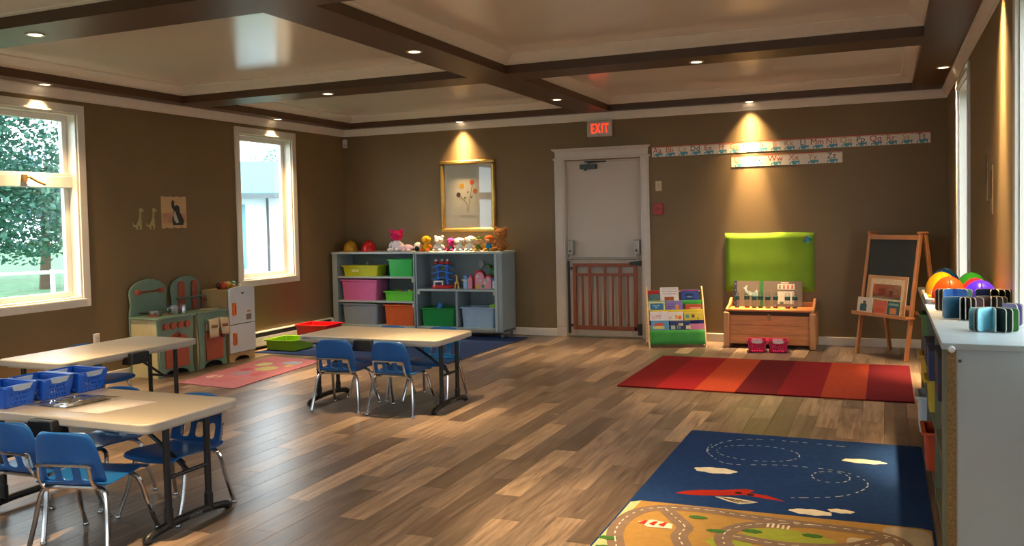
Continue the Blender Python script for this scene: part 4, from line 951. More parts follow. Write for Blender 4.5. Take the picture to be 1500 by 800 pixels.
# ---- perforated baskets
def wall_grid(mb, w0, w1, h, nx, nzz, hole, place):
    vs_ = []; fs = []
    for j in range(nzz+1):
        v = j/nzz; w_ = w0+(w1-w0)*v
        for i in range(nx+1): vs_.append(place((i/nx*2-1)*w_, v))
    for j in range(nzz):
        for i in range(nx):
            if hole(i, j): continue
            fs.append((j*(nx+1)+i, j*(nx+1)+i+1, (j+1)*(nx+1)+i+1, (j+1)*(nx+1)+i))
    mb.raw(vs_, fs)
def basket(name, label, loc, w_, d_, h_, mat, lipm, rz=0, group=None):
    t = thing(name, label, 'basket', loc, rz, group)
    W0, D0, W1, D1 = w_*.41, d_*.41, w_*.5, d_*.5
    for k, (hw0, hw1, hd0, hd1, ang) in enumerate(((W0, W1, D0, D1, 0), (W0, W1, D0, D1, 180), (D0, D1, W0, W1, 90), (D0, D1, W0, W1, 270))):
        mb = MB().at((0, 0, 0), R(ang)); nx = 17
        wall_grid(mb, hw0, hw1, h_, nx, 9, lambda i, j: 3 <= i <= nx-4 and j in (1, 3, 5) and i % 2 == (0 if j == 3 else 1), lambda a, v: (a, -(hd0+(hd1-hd0)*v), v*h_))
        mb.build('basket_wall', mat, t, solid=.004)
    MB().box(-W0, W0, -D0, D0, 0, .005).build('basket_floor', mat, t)
    mb = MB(); P = rrect(-W1, W1, -D1, D1, .015, 3)
    mb.tube([(x_, y_, h_) for x_, y_ in P], .006, 6, True).build('basket_rim', mat, t)
    for s_ in (-1, 1):
        q = [(-W1*.62, h_+.003), (W1*.62, h_+.003), (W1*.48, h_-.022), (W1*.1, h_-.026), (-W1*.1, h_-.026), (-W1*.48, h_-.022)]
        n = len(q); dd = lambda z_: s_*(D1*.985-(h_-z_)*(D1-D0)/h_+.008)
        MB().raw([(a, dd(z_), z_) for a, z_ in q]+[(a, dd(z_)-s_*.010, z_) for a, z_ in q], [tuple(range(n)), tuple(range(n, 2*n))[::-1]]+[(i, n+i, n+(i+1) % n, (i+1) % n) for i in range(n)]).build('basket_label', lipm, t, smooth=False)
    return t
PK = pla('#b8184e', .3); LIP = mt('#d8ccc8', .5)
for x_, lb, q in ((-1.225, 'pink plastic basket on the floor before the chest, left one', 0), (-1.02, 'pink plastic basket on the floor before the chest, right one', 1)):
    b_ = basket('plastic_basket', lb, (x_, 9.27+.03*q, 0), .19, .21, .12, PK, LIP, R(8), 'pink baskets')

# ================================================================== SLING BOOKSHELF
t = thing('sling_bookshelf', 'wooden sling bookshelf with coloured fabric pockets beside the door', 'bookshelf', (-2.10, 9.44, 0), R(20))
SW = mt('#d2b48a', .45, var=.10, scale=6, stretch=(6, 6, 1))
sl = 'sling'
for x_ in (-.30, .30):
    MB().at((x_, 0, 0), R(90), R(90)).prism([(-.165, 0), (-.125, .0), (-.10, .045), (.06, .045), (.085, 0), (.17, 0), (.17, .62), (.13, .635), (.09, .60)], -.009, .009).build('side_panel', SW, t, bevel=.003)
LIPZ = [.19, .285, .395, .49]
def lipy(z_): return -.115+.55*(z_-.19)
slings = [('#3f8f48', -.15, .035, lipy(.19), .19), ('#1a255c', lipy(.285)-.012, .235, lipy(.285), .285), ('#b9ac3a', lipy(.395)-.012, .345, lipy(.395), .395), ('#3f9a46', lipy(.49)-.012, .44, lipy(.49), .49)]
for hx, y0_, z0_, y1_, z1_ in slings:
    mb = MB(); vs_ = []; n = 9
    for j in range(5):
        v = j/4
        for i in range(n): u = i/(n-1)*2-1; vs_.append((u*.291, y0_+(y1_-y0_)*v-.006*(1-u*u)*(.4+.6*math.sin(v*3.14)), z0_+(z1_-z0_)*v-.003*(1-u*u)*v))
    mb.raw(vs_, [(j*n+i, j*n+i+1, (j+1)*n+i+1, (j+1)*n+i) for j in range(4) for i in range(n-1)])
    mb.build('fabric_sling', mt(hx, .85, var=.08, bump=.2, bscale=300, spec=.15), t, solid=.003)
for y_, z_ in ((.125, .58), (.13, .10)): MB().tube([(-.291, y_, z_), (.291, y_, z_)], .008, 8).build('dowel', SW, t)
rz_ = R(20); cs_, sn_ = math.cos(rz_), math.sin(rz_)
def sling_book(label, lx, ly, z0_, w_, h_, cover, extra=(), txt=None, tilt=18):
    o = thing('picture_book', label, 'book', (-2.10+lx*cs_-ly*sn_, 9.44+lx*sn_+ly*cs_, z0_), rz_, 'picture books in the sling shelf')
    c_ = MB().at((0, 0, 0), 0, R(-tilt)).box(-w_/2, w_/2, -.006, .006, 0, h_).build('cover', mt(cover, .4, var=.06), o, bevel=.002)
    MB().at((0, 0, 0), 0, R(-tilt)).box(-w_/2+.004, w_/2-.002, -.0045, .0045, .003, h_+.0005).build('page_block', mt('#e6e0d0', .7), o)
    for x0_, x1_, a, b, hx in extra: MB().at((0, 0, 0), 0, R(-tilt)).box(x0_, x1_, -.0068, -.006, a, b).build('printed_art', mt(hx, .5, var=.25, scale=60), o)
    if txt:
        for body, sz, hx, lx_, lz_ in txt:
            p_ = Matrix.Rotation(R(-tilt), 4, 'X') @ Vector((lx_, -.0069, lz_)); text(body, sz, mt(hx, .5), o, p_, (R(90-tilt), 0, 0), 'lettering', .0003)
    return o
def tier(k, lx, w_, top, label, cover, arts=(), txt=None):
    zl = LIPZ[k]; z0_ = zl-.055; ly = lipy(zl)+.014-.055*.325
    return sling_book(label, lx, ly, z0_, w_, (top-z0_)/math.cos(R(18)), cover, arts, txt)
tier(3, -.225, .13, .595, 'red picture book with a teal dinosaur in the top pocket', '#a31c22', ((-.055, .06, .06, .125, '#3f6f76'), (-.06, -.03, .05, .09, '#2f8f96')))
tier(3, -.055, .20, .625, 'white picture book with curved title in the top pocket', '#d8d6dc', ((-.055, .045, .05, .095, '#8a4a2a'), (-.085, .085, .178, .186, '#9aa0b0')), [('How Do Dinosaurs', .022, '#4a3238', .005, .155), ('Say Good Night?', .022, '#4a3238', .01, .128)])
tier(3, .165, .19, .60, 'blue picture book with dark title in the top pocket', '#24479c', ((-.095, .095, .158, .166, '#c0302a'), (-.05, .04, .105, .125, '#101c3c'), (-.03, .02, .085, .097, '#6f8f9a'), (-.045, .045, .065, .078, '#101c3c')))
tier(2, -.20, .175, .485, 'blue and yellow picture book in the second pocket', '#2f6ea8', ((-.0875, .0875, .126, .146, '#c9d08a'), (-.0875, -.072, .0, .126, '#c9d08a'), (.072, .0875, .0, .126, '#c9d08a'), (-.045, .03, .095, .105, '#8fc0c8'), (-.02, .005, .075, .085, '#8fc0c8')))
tier(2, -.015, .185, .485, 'purple picture book with an orange animal in the second pocket', '#7f70b8', ((.02, .05, .06, .105, '#d8902a'), (.045, .06, .055, .075, '#b8502a'), (-.075, -.0, .08, .09, '#3a2f6a'), (-.075, -.02, .06, .068, '#3a2f6a')), [('How Do', .024, '#2a1f5a', -.042, .115)])
tier(2, .195, .175, .445, 'orange picture book low in the second pocket', '#b04a24', ((-.04, .075, .06, .075, '#d8a890'),))
tier(1, -.18, .20, .375, 'white picture book with red capital letters in the third pocket', '#d4d2dc', (), [('LiTT', .052, '#b02030', -.03, .088)])
tier(1, -.01, .17, .37, 'white picture book with orange shapes in the third pocket', '#d6d4d0', ((.0, .025, .07, .11, '#c89a3a'), (.03, .065, .065, .105, '#d86a2a')), [('H', .035, '#b04050', -.055, .08)])
tier(1, .185, .20, .365, 'yellow picture book with small dark doodles in the third pocket', '#c8b53a', ((-.085, -.05, .075, .115, '#3f8f9a'), (-.02, .01, .08, .115, '#4a3f22'), (.04, .05, .06, .08, '#5a5a3a')))
tier(0, -.18, .19, .285, 'light blue picture book with a red banner in the bottom pocket', '#4f8ec0', ((-.06, .04, .10, .128, '#c84a22'), (-.075, .045, .065, .095, '#c8bf6a')))
tier(0, .035, .22, .275, 'navy picture book with a cream animal in the bottom pocket', '#1c3568', ((-.02, .03, .095, .125, '#b8b090'), (-.10, -.055, .06, .10, '#9fb0a8'), (.06, .11, .06, .10, '#c8b8a0')), [('To', .042, '#c8cf7a', -.02, .078)])
tier(0, .21, .165, .245, 'pink picture book low in the bottom pocket', '#b86a98')

# ================================================================== EASEL
t = thing('easel', 'wooden A-frame easel with a chalkboard in the right corner', 'easel', (.10, 9.325, 0), R(-45))
EW = mt('#b57a4c', .45, var=.12, scale=6, stretch=(6, 6, 1)); EWH = mt('#b57a4c', .45, var=.12, scale=6, stretch=(1, 6, 6))
EH = 1.20
for x_ in (-.31, .31):
    for s_ in (-1, 1):
        q = 26*s_; MB().at((0, 0, 0)).raw([(x_-.014, s_*.215-.02, 0), (x_+.014, s_*.215-.02, 0), (x_+.014, s_*.215+.02, 0), (x_-.014, s_*.215+.02, 0), (x_-.014, s_*.026-.02, EH), (x_+.014, s_*.026-.02, EH), (x_+.014, s_*.026+.02, EH), (x_-.014, s_*.026+.02, EH)],
            [(3,2,1,0),(4,5,6,7),(0,1,5,4),(1,2,6,5),(2,3,7,6),(3,0,4,7)]).build('leg', EW, t, bevel=.005)
    MB().box(x_-.02, x_+.02, -.055, .055, EH-.01, EH+.012).build('leg_cap', EW, t, bevel=.006)
def ey(z_): return -(.215-.189*z_/EH)      # front plane at height z
def efront(name, x0, x1, z0_, z1_, d0, d1, mat, bev=.003):
    return MB().raw([(x0, ey(z0_)+d0, z0_), (x1, ey(z0_)+d0, z0_), (x1, ey(z0_)+d1, z0_), (x0, ey(z0_)+d1, z0_), (x0, ey(z1_)+d0, z1_), (x1, ey(z1_)+d0, z1_), (x1, ey(z1_)+d1, z1_), (x0, ey(z1_)+d1, z1_)],
        [(3,2,1,0),(4,5,6,7),(0,1,5,4),(1,2,6,5),(2,3,7,6),(3,0,4,7)]).build(name, mat, t, bevel=bev)
efront('top_rail', -.30, .30, EH-.065, EH-.02, -.012, .012, EWH)
efront('chalkboard', -.296, .296, .52, EH-.065, -.004, .006, mt('#1c2322', .6, var=.2, scale=6))
efront('lower_rail', -.30, .30, .48, .52, -.012, .012, EWH)
MB().box(-.34, .34, ey(.41)-.10, ey(.41)+.02, .395, .413).build('ledge', EWH, t, bevel=.004); MB().box(-.34, .34, ey(.41)-.105, ey(.41)-.092, .395, .43).build('ledge_lip', EWH, t, bevel=.003)
MB().box(-.30, .30, .15, .17, .40, .43).build('rear_rail', EWH, t, bevel=.003)
c45, s45 = math.cos(R(-45)), math.sin(R(-45))
def ebook(label, lx, ly, w_, h_, cover, arts=(), txt=None, tilt=9, th=.012):
    o = thing('picture_book', label, 'book', (.10+lx*c45-ly*s45, 9.325+lx*s45+ly*c45, .4135), R(-45), 'picture books on the easel ledge')
    MB().at((0, 0, 0), 0, R(-tilt)).box(-w_/2, w_/2, -th/2, th/2, 0.001, h_).build('cover', mt(cover, .45, var=.06), o, bevel=.002)
    MB().at((0, 0, 0), 0, R(-tilt)).box(-w_/2+.003, w_/2+.001, -th/2+.002, th/2-.002, .003, h_-.002).build('page_block', mt('#ddd2bc', .7), o)
    for x0_, x1_, a, b, hx in arts: MB().at((0, 0, 0), 0, R(-tilt)).box(x0_, x1_, -th/2-.0008, -th/2, a, b).build('printed_art', mt(hx, .5, var=.2, scale=50), o)
    for body, sz, hx, lx_, lz_ in (txt or ()):
        p_ = Matrix.Rotation(R(-tilt), 4, 'X') @ Vector((lx_, -th/2-.0012, lz_)); text(body, sz, mt(hx, .5), o, p_, (R(90-tilt), 0, 0), 'lettering', .0003)
ebook('big cream picture book with orange farm scene on the easel', -.01, ey(.5)-.025, .50, .375, '#b98a5a', ((-.20, .22, .01, .345, '#d0b890'), (-.165, .185, .17, .29, '#b8502a'), (-.165, .185, .15, .195, '#2f5a5e'), (-.09, .0, .19, .25, '#8a3a22'), (.04, .085, .17, .23, '#1f2a44'), (-.14, -.04, .113, .135, '#b05a38'), (-.02, .08, .112, .134, '#b05a38'), (-.06, .06, .075, .098, '#b05a38')), [('A', .030, '#a8402a', -.165, .125), ('IN A', .030, '#a8402a', .13, .122)])
ebook('small white book with a cartoon child on the easel ledge', -.215, ey(.41)-.062, .19, .155, '#c0b8a8', ((-.055, .03, .02, .09, '#1f4a4a'), (-.02, .015, .09, .12, '#5a3a2a')))
ebook('small orange book in the middle of the easel ledge', -.02, ey(.41)-.055, .16, .135, '#b8502c', ((-.05, .05, .03, .06, '#a84224'),))
ebook('small dark teal book with orange picture on the easel ledge', .15, ey(.41)-.060, .155, .14, '#244a50', ((-.04, .04, .02, .075, '#b8783a'), (-.06, .06, .10, .12, '#6a9a8a')))

# ================================================================== TOY KITCHEN
KG = mt('#6d8a7a', .55, var=.10, scale=7); KC = mt('#c3bb90', .5, var=.06); KR = mt('#a1523e', .5, var=.08)
def archpoly(y0_, y1_, z0_, z1_, rise, n=10):
    yc, hw = (y0_+y1_)/2, (y1_-y0_)/2
    return [(y0_, z0_), (y1_, z0_)]+[(yc+hw*math.cos(q)*(1+.0), z1_-rise+rise*math.sin(q)) for q in [math.pi*i/n for i in range(n+1)]]
def slab_yz(par, name, poly, x0_, x1_, mat, bev=.004):
    n = len(poly)
    return MB().raw([(x0_, a, b) for a, b in poly]+[(x1_, a, b) for a, b in poly], [tuple(range(n))[::-1], tuple(range(n, 2*n))]+[(i, (i+1) % n, n+(i+1) % n, n+i) for i in range(n)]).build(name, mat, par, bevel=bev)
def kitchen(label, y0_, y1_):
    t = thing('toy_kitchen_unit', label, 'toy kitchen', (0, 0, 0), 0, 'green toy kitchen units')
    xb, xf = -6.545, -6.20; w_ = y1_-y0_
    slab_yz(t, 'back_board', [(y0_-.01, 0), (y1_+.01, 0), (y1_+.005, .60), (y1_-.012, .68), (y1_+.003, .78)]+[((y0_+y1_)/2+(w_/2+.003)*math.cos(q), .78+.13*math.sin(q)) for q in [math.pi*i/10 for i in range(1, 10)]]+[(y0_-.003, .78), (y0_+.012, .68), (y0_-.005, .60)], xb, xb+.02, KG)
    for yy, cm in ((y0_, KC), (y1_-.018, KG)): MB().box(xb+.02, xf-.015, yy, yy+.018, 0, .545).build('side_panel', cm, t, bevel=.003)
    fp = [(y0_, 0), (y0_+.06, 0)]+[((y0_+y1_)/2-(w_/2-.07)*math.cos(q), .055*math.sin(q)+.005) for q in [math.pi*i/10 for i in range(0, 11)]]+[(y1_-.06, 0), (y1_, 0), (y1_-.02, .12), (y1_-.008, .35), (y1_+.008, .545), (y0_-.008, .545), (y0_+.008, .35), (y0_+.02, .12)]
    slab_yz(t, 'front_board', fp, xf-.015, xf, KG)
    MB().box(xb+.02, xf+.025, y0_-.02, y1_+.012, .545, .563).build('counter', KG, t, bevel=.005)
    return t, xb, xf
t, xb, xf = kitchen('green toy kitchen stove with four red burner knobs', 6.175, 6.635)
dr = slab_yz(t, 'oven_door', archpoly(6.26, 6.555, .075, .40, .10), xf, xf+.014, KR); MB().tube([(xf+.02, 6.37, .37), (xf+.04, 6.40, .405), (xf+.02, 6.43, .37)], .014, 8).build('handle', mt('#7d3a2c', .5), dr)
for k in range(4): MB().at((xf, 6.265+k*.092, .475), 0, 0, R(90)).lathe([(.001, .025), (.032, .025), (.034, .018), (.034, 0)], 16).build('knob', KR, t)
for yy, rr in ((6.29, .06), (6.52, .06)): MB().lathe([(.001, .565), (rr, .565), (rr, .563)], 20).build('burner', KR, t, loc=(-6.36, yy, .0015))
MB().tube([(xb+.05, 6.26, .79), (xb+.05, 6.54, .795)], .009, 8).build('utensil_rail', mt('#6f3428', .5), t)
for yy in (6.255, 6.545): MB().box(xb+.02, xb+.06, yy-.022, yy+.022, .77, .815).build('rail_block', KR, t, bevel=.004)
t, xb, xf = kitchen('green toy kitchen sink unit with red shelf brackets', 6.695, 7.100)
dr = slab_yz(t, 'cupboard_door', [(6.79, .07), (7.03, .075), (7.035, .345), (6.785, .35)], xf, xf+.014, KR); MB().at((xf+.014, 7.01, .30), 0, 0, R(90)).lathe([(.001, .025), (.022, .025), (.022, 0)], 14).build('knob', mt('#7d3a2c', .5), dr)
for yy in (6.82, 7.0): slab_yz(t, 'shelf_bracket', archpoly(yy-.038, yy+.038, .563, .86, .035, 6), xb+.02, xb+.045, KR)
MB().box(xb+.02, xb+.11, 6.75, 7.09, .685, .70).build('wall_shelf', mt('#4f5f56', .5), t, bevel=.003)
MB().lathe([(.085, .565), (.095, .5655), (.098, .563)], 22).build('sink_bowl', mt('#c9c4b8', .3), t, loc=(-6.33, 7.0, .002))
MB().tube([(xf+.03, 6.79, .47), (xf+.03, 7.08, .47)], .010, 8).build('towel_bar', mt('#d8d4c8', .4), t)
for yy in (6.79, 7.08): MB().box(xf, xf+.04, yy-.012, yy+.012, .45, .49).build('towel_bar_end', KG, t, bevel=.003)
MB().tube([(xb+.05, 7.10, .56), (xb+.05, 7.10, .64), (xb+.07, 7.10, .67), (xb+.09, 7.10, .64)], .012, 8).build('faucet', KR, t)
def cloth(label, y0_, y1_, z0_, sk):
    o = thing('dish_towel', label, 'towel', (xf+.045, (y0_+y1_)/2, .47), 0, 'towels on the toy sink'); hw = (y1_-y0_)/2
    vs_ = []; n = 7
    pr_ = [(-.030, -.10), (-.028, -.03), (-.015, .012), (0, .014), (.006, 0), (.010, -.06), (.014, -.12), (.016, z0_-.47)]
    for j, (dx, dz) in enumerate(pr_):
        for i in range(n): u = i/(n-1)*2-1; vs_.append((dx+.005*math.sin(u*4+j), u*hw+sk*max(0, -dz), dz-.006*u*sk*10))
    MB().raw(vs_, [(j*n+i, j*n+i+1, (j+1)*n+i+1, (j+1)*n+i) for j in range(len(pr_)-1) for i in range(n-1)]).build('towel_cloth', mt('#c4b89c', .9, var=.1, spec=.1), o, solid=.004)
    vs_ = [(.0175, -.6*hw+.5*sk*.06, -.045), (.0175, .6*hw+.5*sk*.06, -.045), (.0195, .6*hw+sk*.075, -.075), (.0195, -.6*hw+sk*.075, -.075)]
    MB().raw(vs_, [(0, 1, 2, 3)]).build('towel_print', mt('#8a6a52', .9), o, solid=.003)
cloth('cream towel hanging on the toy sink, nearer the stove', 6.79, 6.93, .30, -.05)
cloth('cream towel hanging on the toy sink, nearer the fridge', 6.94, 7.07, .315, .12)
# pots
def pot(name, label, loc, r_, h_, mat, handle):
    t = thing(name, label, 'pot', loc, 0, 'toy pots on the stove')
    MB().lathe([(.001, 0), (r_*.95, 0), (r_, .008), (r_, h_), (r_*1.06, h_+.002), (r_*1.06, h_+.005), (r_*.96, h_+.005), (r_*.94, .008), (.001, .006)], 24).build('pot_body', mat, t)
    if handle == 'two':
        for q in (-1, 1): MB().tube([(0, q*r_, h_*.8), (0, q*(r_+.025), h_*.8), (.0, q*(r_+.025), h_*.55), (0, q*r_, h_*.5)], .006, 6).build('handle', mat, t)
    else: MB().tube([(0, -r_, h_*.8), (-.02, -r_-.09, h_*1.1)], .007, 6).build('handle', BLACK, t)
pot('saucepan', 'shiny steel toy saucepan on the toy stove', (-6.34, 6.53, .566), .055, .075, STEEL, 'two')
pot('frying_pan', 'low steel toy pan behind the saucepan on the stove', (-6.40, 6.34, .566), .07, .035, mt('#a09a90', .3, metal=.9), 'one')
t = thing('saucepan', 'small steel toy pitcher next to the saucepan', 'pot', (-6.27, 6.585, .566), 0, 'toy pots on the stove')
MB().lathe([(.001, 0), (.026, 0), (.028, .04), (.022, .07), (.024, .085), (.020, .085), (.001, .01)], 18).build('pot_body', STEEL, t); MB().tube([(0, .024, .07), (0, .05, .06), (0, .048, .03), (0, .027, .02)], .004, 6).build('handle', STEEL, t)

# ---- toy fridge
t = thing('toy_fridge', 'white toy fridge with orange handles under the narrow window', 'toy fridge', (0, 0, 0))
FWD = mt('#b69a68', .5, var=.10, scale=6); FWH = mt('#c9d2d8', .35, var=.03); FOR = pla('#e0761e')
for yy in (7.135, 7.515): MB().at((0, 0, 0)).box(-6.54, -6.21, yy-.009, yy+.009, .0, .745).build('side_panel', FWD, t, bevel=.003)
MB().box(-6.54, -6.21, 7.144, 7.506, .725, .745).build('top_panel', FWD, t, bevel=.003); MB().box(-6.54, -6.525, 7.144, 7.506, .06, .725).build('back_panel', FWD, t)
MB().box(-6.52, -6.21, 7.144, 7.506, .07, .085).build('bottom_panel', FWD, t)
slab_yz(t, 'plinth', [(7.127, 0), (7.19, 0)]+[(7.325-.12*math.cos(q), .05*math.sin(q)) for q in [math.pi*i/8 for i in range(9)]]+[(7.46, 0), (7.523, 0), (7.523, .085), (7.127, .085)], -6.215, -6.20, FWD, .002)
up = slab_yz(t, 'upper_door', [(7.127, .385), (7.523, .385), (7.523, .745)]+[(7.325+.198*math.cos(q), .745+.028*math.sin(q)) for q in [math.pi*i/8 for i in range(1, 8)]]+[(7.127, .745)], -6.20, -6.182, FWH)
lo = slab_yz(t, 'lower_door', [(7.127, .09), (7.523, .09), (7.523, .378), (7.127, .378)], -6.20, -6.182, FWH)
for par, z_ in ((up, .545), (lo, .235)):
    MB().box(-6.182, -6.155, 7.165, 7.21, z_-.065, z_+.065).build('handle', FOR, par, bevel=.008); MB().box(-6.155, -6.1535, 7.178, 7.197, z_-.045, z_+.045).build('recess_shade', mt('#a8480e', .5), par)  # darker orange plate on the handle paints in the shade of a recess
MB().box(-6.182, -6.180, 7.385, 7.46, .415, .475).build('printed_panel', mt('#7d6f62', .5, var=.2, scale=90), up); MB().box(-6.182, -6.180, 7.40, 7.455, .495, .512).build('printed_mark', mt('#c87a2a', .5), up)
MB().box(-6.182, -6.180, 7.315, 7.355, .69, .71).build('printed_mark', mt('#5a6268', .5, var=.4, scale=120), up)
fr_ = [(-6.30, 7.19, .042, '#b5401e', 'orange toy fruit at the front of the fridge top'), (-6.38, 7.21, .036, '#4a2418', 'dark plum toy fruit on the fridge top'), (-6.32, 7.275, .040, '#c8a028', 'yellow toy fruit on the fridge top'),
       (-6.40, 7.30, .036, '#7a8a2a', 'olive toy fruit at the back of the fridge top'), (-6.33, 7.355, .040, '#3a8a5a', 'green toy fruit on the fridge top'), (-6.26, 7.285, .028, '#b8882a', 'small gold toy fruit on the fridge top'), (-6.27, 7.40, .024, '#d8cfc0', 'small white toy fruit on the fridge top')]
for x_, y_, r_, hx, lb in fr_:
    o = thing('toy_fruit', lb, 'toy fruit', (x_, y_, .746), 0, 'toy fruit on the fridge'); MB().ell((0, 0, r_), (r_, r_, r_*.97), 16, 10).build('fruit_body', mt(hx, .35), o); MB().tube([(0, 0, 2*r_-.008), (.003, 0, 2*r_+.008)], .003, 6).build('stem', mt('#4a3a22', .6), o)

# trays on the blue rug
bin_('toy_tray', 'lime green tray on the floor beside the toy fridge', 'tray', (-6.18, 8.10, .012), .42, .40, .115, pla('#7fae1e', .3), taper=.9, group='plastic trays')
bin_('toy_tray', 'red tray resting on a red box by the heater', 'tray', (-6.15, 8.62, .105), .46, .36, .125, pla('#d81620', .3), taper=.9, group='plastic trays')
bin_('toy_box', 'low red box under the red tray', 'box', (-6.12, 8.62, .012), .40, .28, .092, pla('#c81820', .35), taper=.97, group='plastic trays')

# ================================================================== THINGS ON THE BASKET TABLE
BB_ = mt('#1a5fd0', .25, var=.04, spec=.6); LIPB = mt('#b9cbe0', .3)
for (x_, y_), lb in (((-4.00, 3.405), 'blue perforated basket nearest the window table'), ((-4.01, 3.20), 'blue perforated basket in the middle of three'), ((-4.02, 2.995), 'blue perforated basket cut by the left picture edge')):
    b_ = basket('plastic_basket', lb, (x_, y_, .5505), .185, .25, .105, BB_, LIPB, R(92), 'blue baskets')
for k, (dx, dy, hx, nm) in enumerate(((-.02, .01, '#c83a6a', 'pink'), (.03, -.03, '#9ad02a', 'lime'), (-.03, -.05, '#d8702a', 'orange'), (.02, .05, '#c0c8d0', 'grey'))):
    o = thing('crayon', nm+' crayon lying in the middle blue basket', 'crayon', (-4.01+dx, 3.20+dy, .567), R(40*k), 'crayons in the middle blue basket')
    MB().tube([(-.045, 0, 0), (.035, 0, 0)], .006, 8).build('crayon_body', mt(hx, .5), o); MB().tube([(.035, 0, 0), (.047, 0, 0)], .006, 8, r1=.0015).build('crayon_tip', mt(hx, .5), o)
t = thing('paper_sheet', 'blank pale paper sheet lying on the basket table', 'paper', (-3.455, 3.135, .5515), R(0))
MB().raw([(-.135, -.155, 0), (.075, -.145, 0), (.145, .145, 0), (-.085, .148, 0)], [(0, 1, 2, 3)]).build('sheet', mt('#ece2da', .7, var=.03), t, solid=.001)
t = thing('plastic_sleeve', 'shiny clear plastic sleeve lying next to the paper', 'plastic bag', (-3.72, 3.145, .5515), 0)
vs_ = []; n = 15; rr = random.Random(5)
for j in range(n):
    for i in range(n):
        u, v = i/(n-1)*2-1, j/(n-1)*2-1
        vs_.append((u*.125+.03*v, v*.145+.012*u, .008+rr.uniform(0, .012)*(1-max(abs(u), abs(v))**4)))
MB().raw(vs_, [(j*n+i, j*n+i+1, (j+1)*n+i+1, (j+1)*n+i) for j in range(n-1) for i in range(n-1)]).build('sleeve_film', CLEAR, t, ang=180)
MB().raw([(-.11, -.12, .004), (.09, -.11, .004), (.12, .12, .004), (-.08, .12, .004)], [(0, 1, 2, 3)]).build('sleeve_contents', mt('#8a807a', .6, var=.25, scale=40), t, solid=.002)

# ================================================================== RIGHT SHELF ALONG THE WALL
t = thing('wall_shelf_unit', 'low pale shelf unit along the right wall holding helmets and board books', 'shelf', (0, 0, 0))
X0, X1, Y0, Y1, ZT = .205, .555, 3.80, 6.50, .90
TOPM = mt('#aab4b6', .32, var=.04); ENDM = mt('#aeb9be', .40, var=.04, scale=3); CHIP = mt('#8a6f48', .9, var=.35, scale=160, bump=.4, bscale=200); OLV = mt('#6f725c', .6, var=.05)
MB().box(X0-.008, X1, Y0-.02, Y1, ZT-.025, ZT).build('top_panel', TOPM, t, bevel=.003)
MB().box(.245, X1, Y0, Y0+.02, 0, ZT-.025).build('end_panel', ENDM, t); MB().box(.217, .249, Y0-.008, Y0+.03, 0, ZT-.025).build('chipboard_strip', CHIP, t); MB().box(.207, .222, Y0, Y0+.16, 0, ZT-.025).build('face_strip', OLV, t, bevel=.002)
MB().at((.232, Y0-.026, ZT-.022), 0, R(90)).lathe([(.001, .010), (.010, .008), (.0135, 0), (.010, -.008)], 16).build('knob', mt('#e0e0e0', .3), t)
MB().at((.262, Y0-.001, .83), 0, R(90)).lathe([(.001, .004), (.006, .004), (.007, 0)], 12).build('screw', mt('#5a5a58', .4, metal=.8), t)
MB().box(X1-.015, X1, Y0+.02, Y1, .05, ZT-.025).build('back_panel', OLV, t)
for z_ in (.05, .34, .61): MB().box(.215, X1-.015, Y0+.02, Y1-.02, z_, z_+.02).build('shelf_board', OLV, t)
for y_ in (4.68, 5.58, Y1-.02): MB().box(.215, X1-.015, y_, y_+.02, 0, ZT-.025).build('upright', OLV, t)
def gamebox(label, loc, sx_, sy_, sz_, hx, txt=None):
    o = thing('game_box', label, 'box', loc, 0, 'game boxes on the right shelf')
    MB().box(-sx_/2, sx_/2, -sy_/2, sy_/2, 0, sz_*.55).build('box_base', mt(hx, .5, var=.1), o, bevel=.002); MB().box(-sx_/2-.002, sx_/2+.002, -sy_/2-.002, sy_/2+.002, sz_*.45, sz_).build('box_lid', mt(hx, .45, var=.15, scale=30), o, bevel=.003)
    for body, size, c_, dx, dz in (txt or ()): text(body, size, mt(c_, .5), o, (dx, -sy_/2-.003, dz), BK, 'lettering', .0003)
    return o
gamebox('navy puzzle box with 48 printed in yellow on the right shelf', (.345, 4.10, .631), .30, .24, .18, '#14203a', [('48', .05, '#b8a83a', -.085, .14)])
gamebox('dark blue game box sticking out of the right shelf', (.335, 4.55, .631), .31, .20, .14, '#1a2c5c')
gamebox('navy game box with a star lying on the right shelf', (.335, 5.0, .631), .30, .26, .12, '#1c2448')
gamebox('orange game box standing in the lower right shelf', (.36, 4.30, .361), .26, .20, .19, '#a8503a')
bin_('storage_bin', 'yellow bin poking out of the right shelf', 'bin', (.335, 5.15, .361), .30, .24, .17, pla('#c9b02a'))
bin_('storage_bin', 'red orange bin low in the right shelf', 'bin', (.33, 5.10, .071), .33, .30, .20, pla('#c84a22'))
bin_('storage_bin', 'white bin poking out of the far end of the right shelf', 'bin', (.33, 5.95, .071), .34, .30, .22, pla('#c9d0d4'))
bin_('storage_bin', 'green bin at the far end of the right shelf', 'bin', (.335, 6.0, .631), .30, .26, .15, pla('#4a7a3a'))
bin_('storage_bin', 'yellow bin under the green one at the far end of the right shelf', 'bin', (.335, 6.0, .361), .30, .26, .17, pla('#d0a82a'))
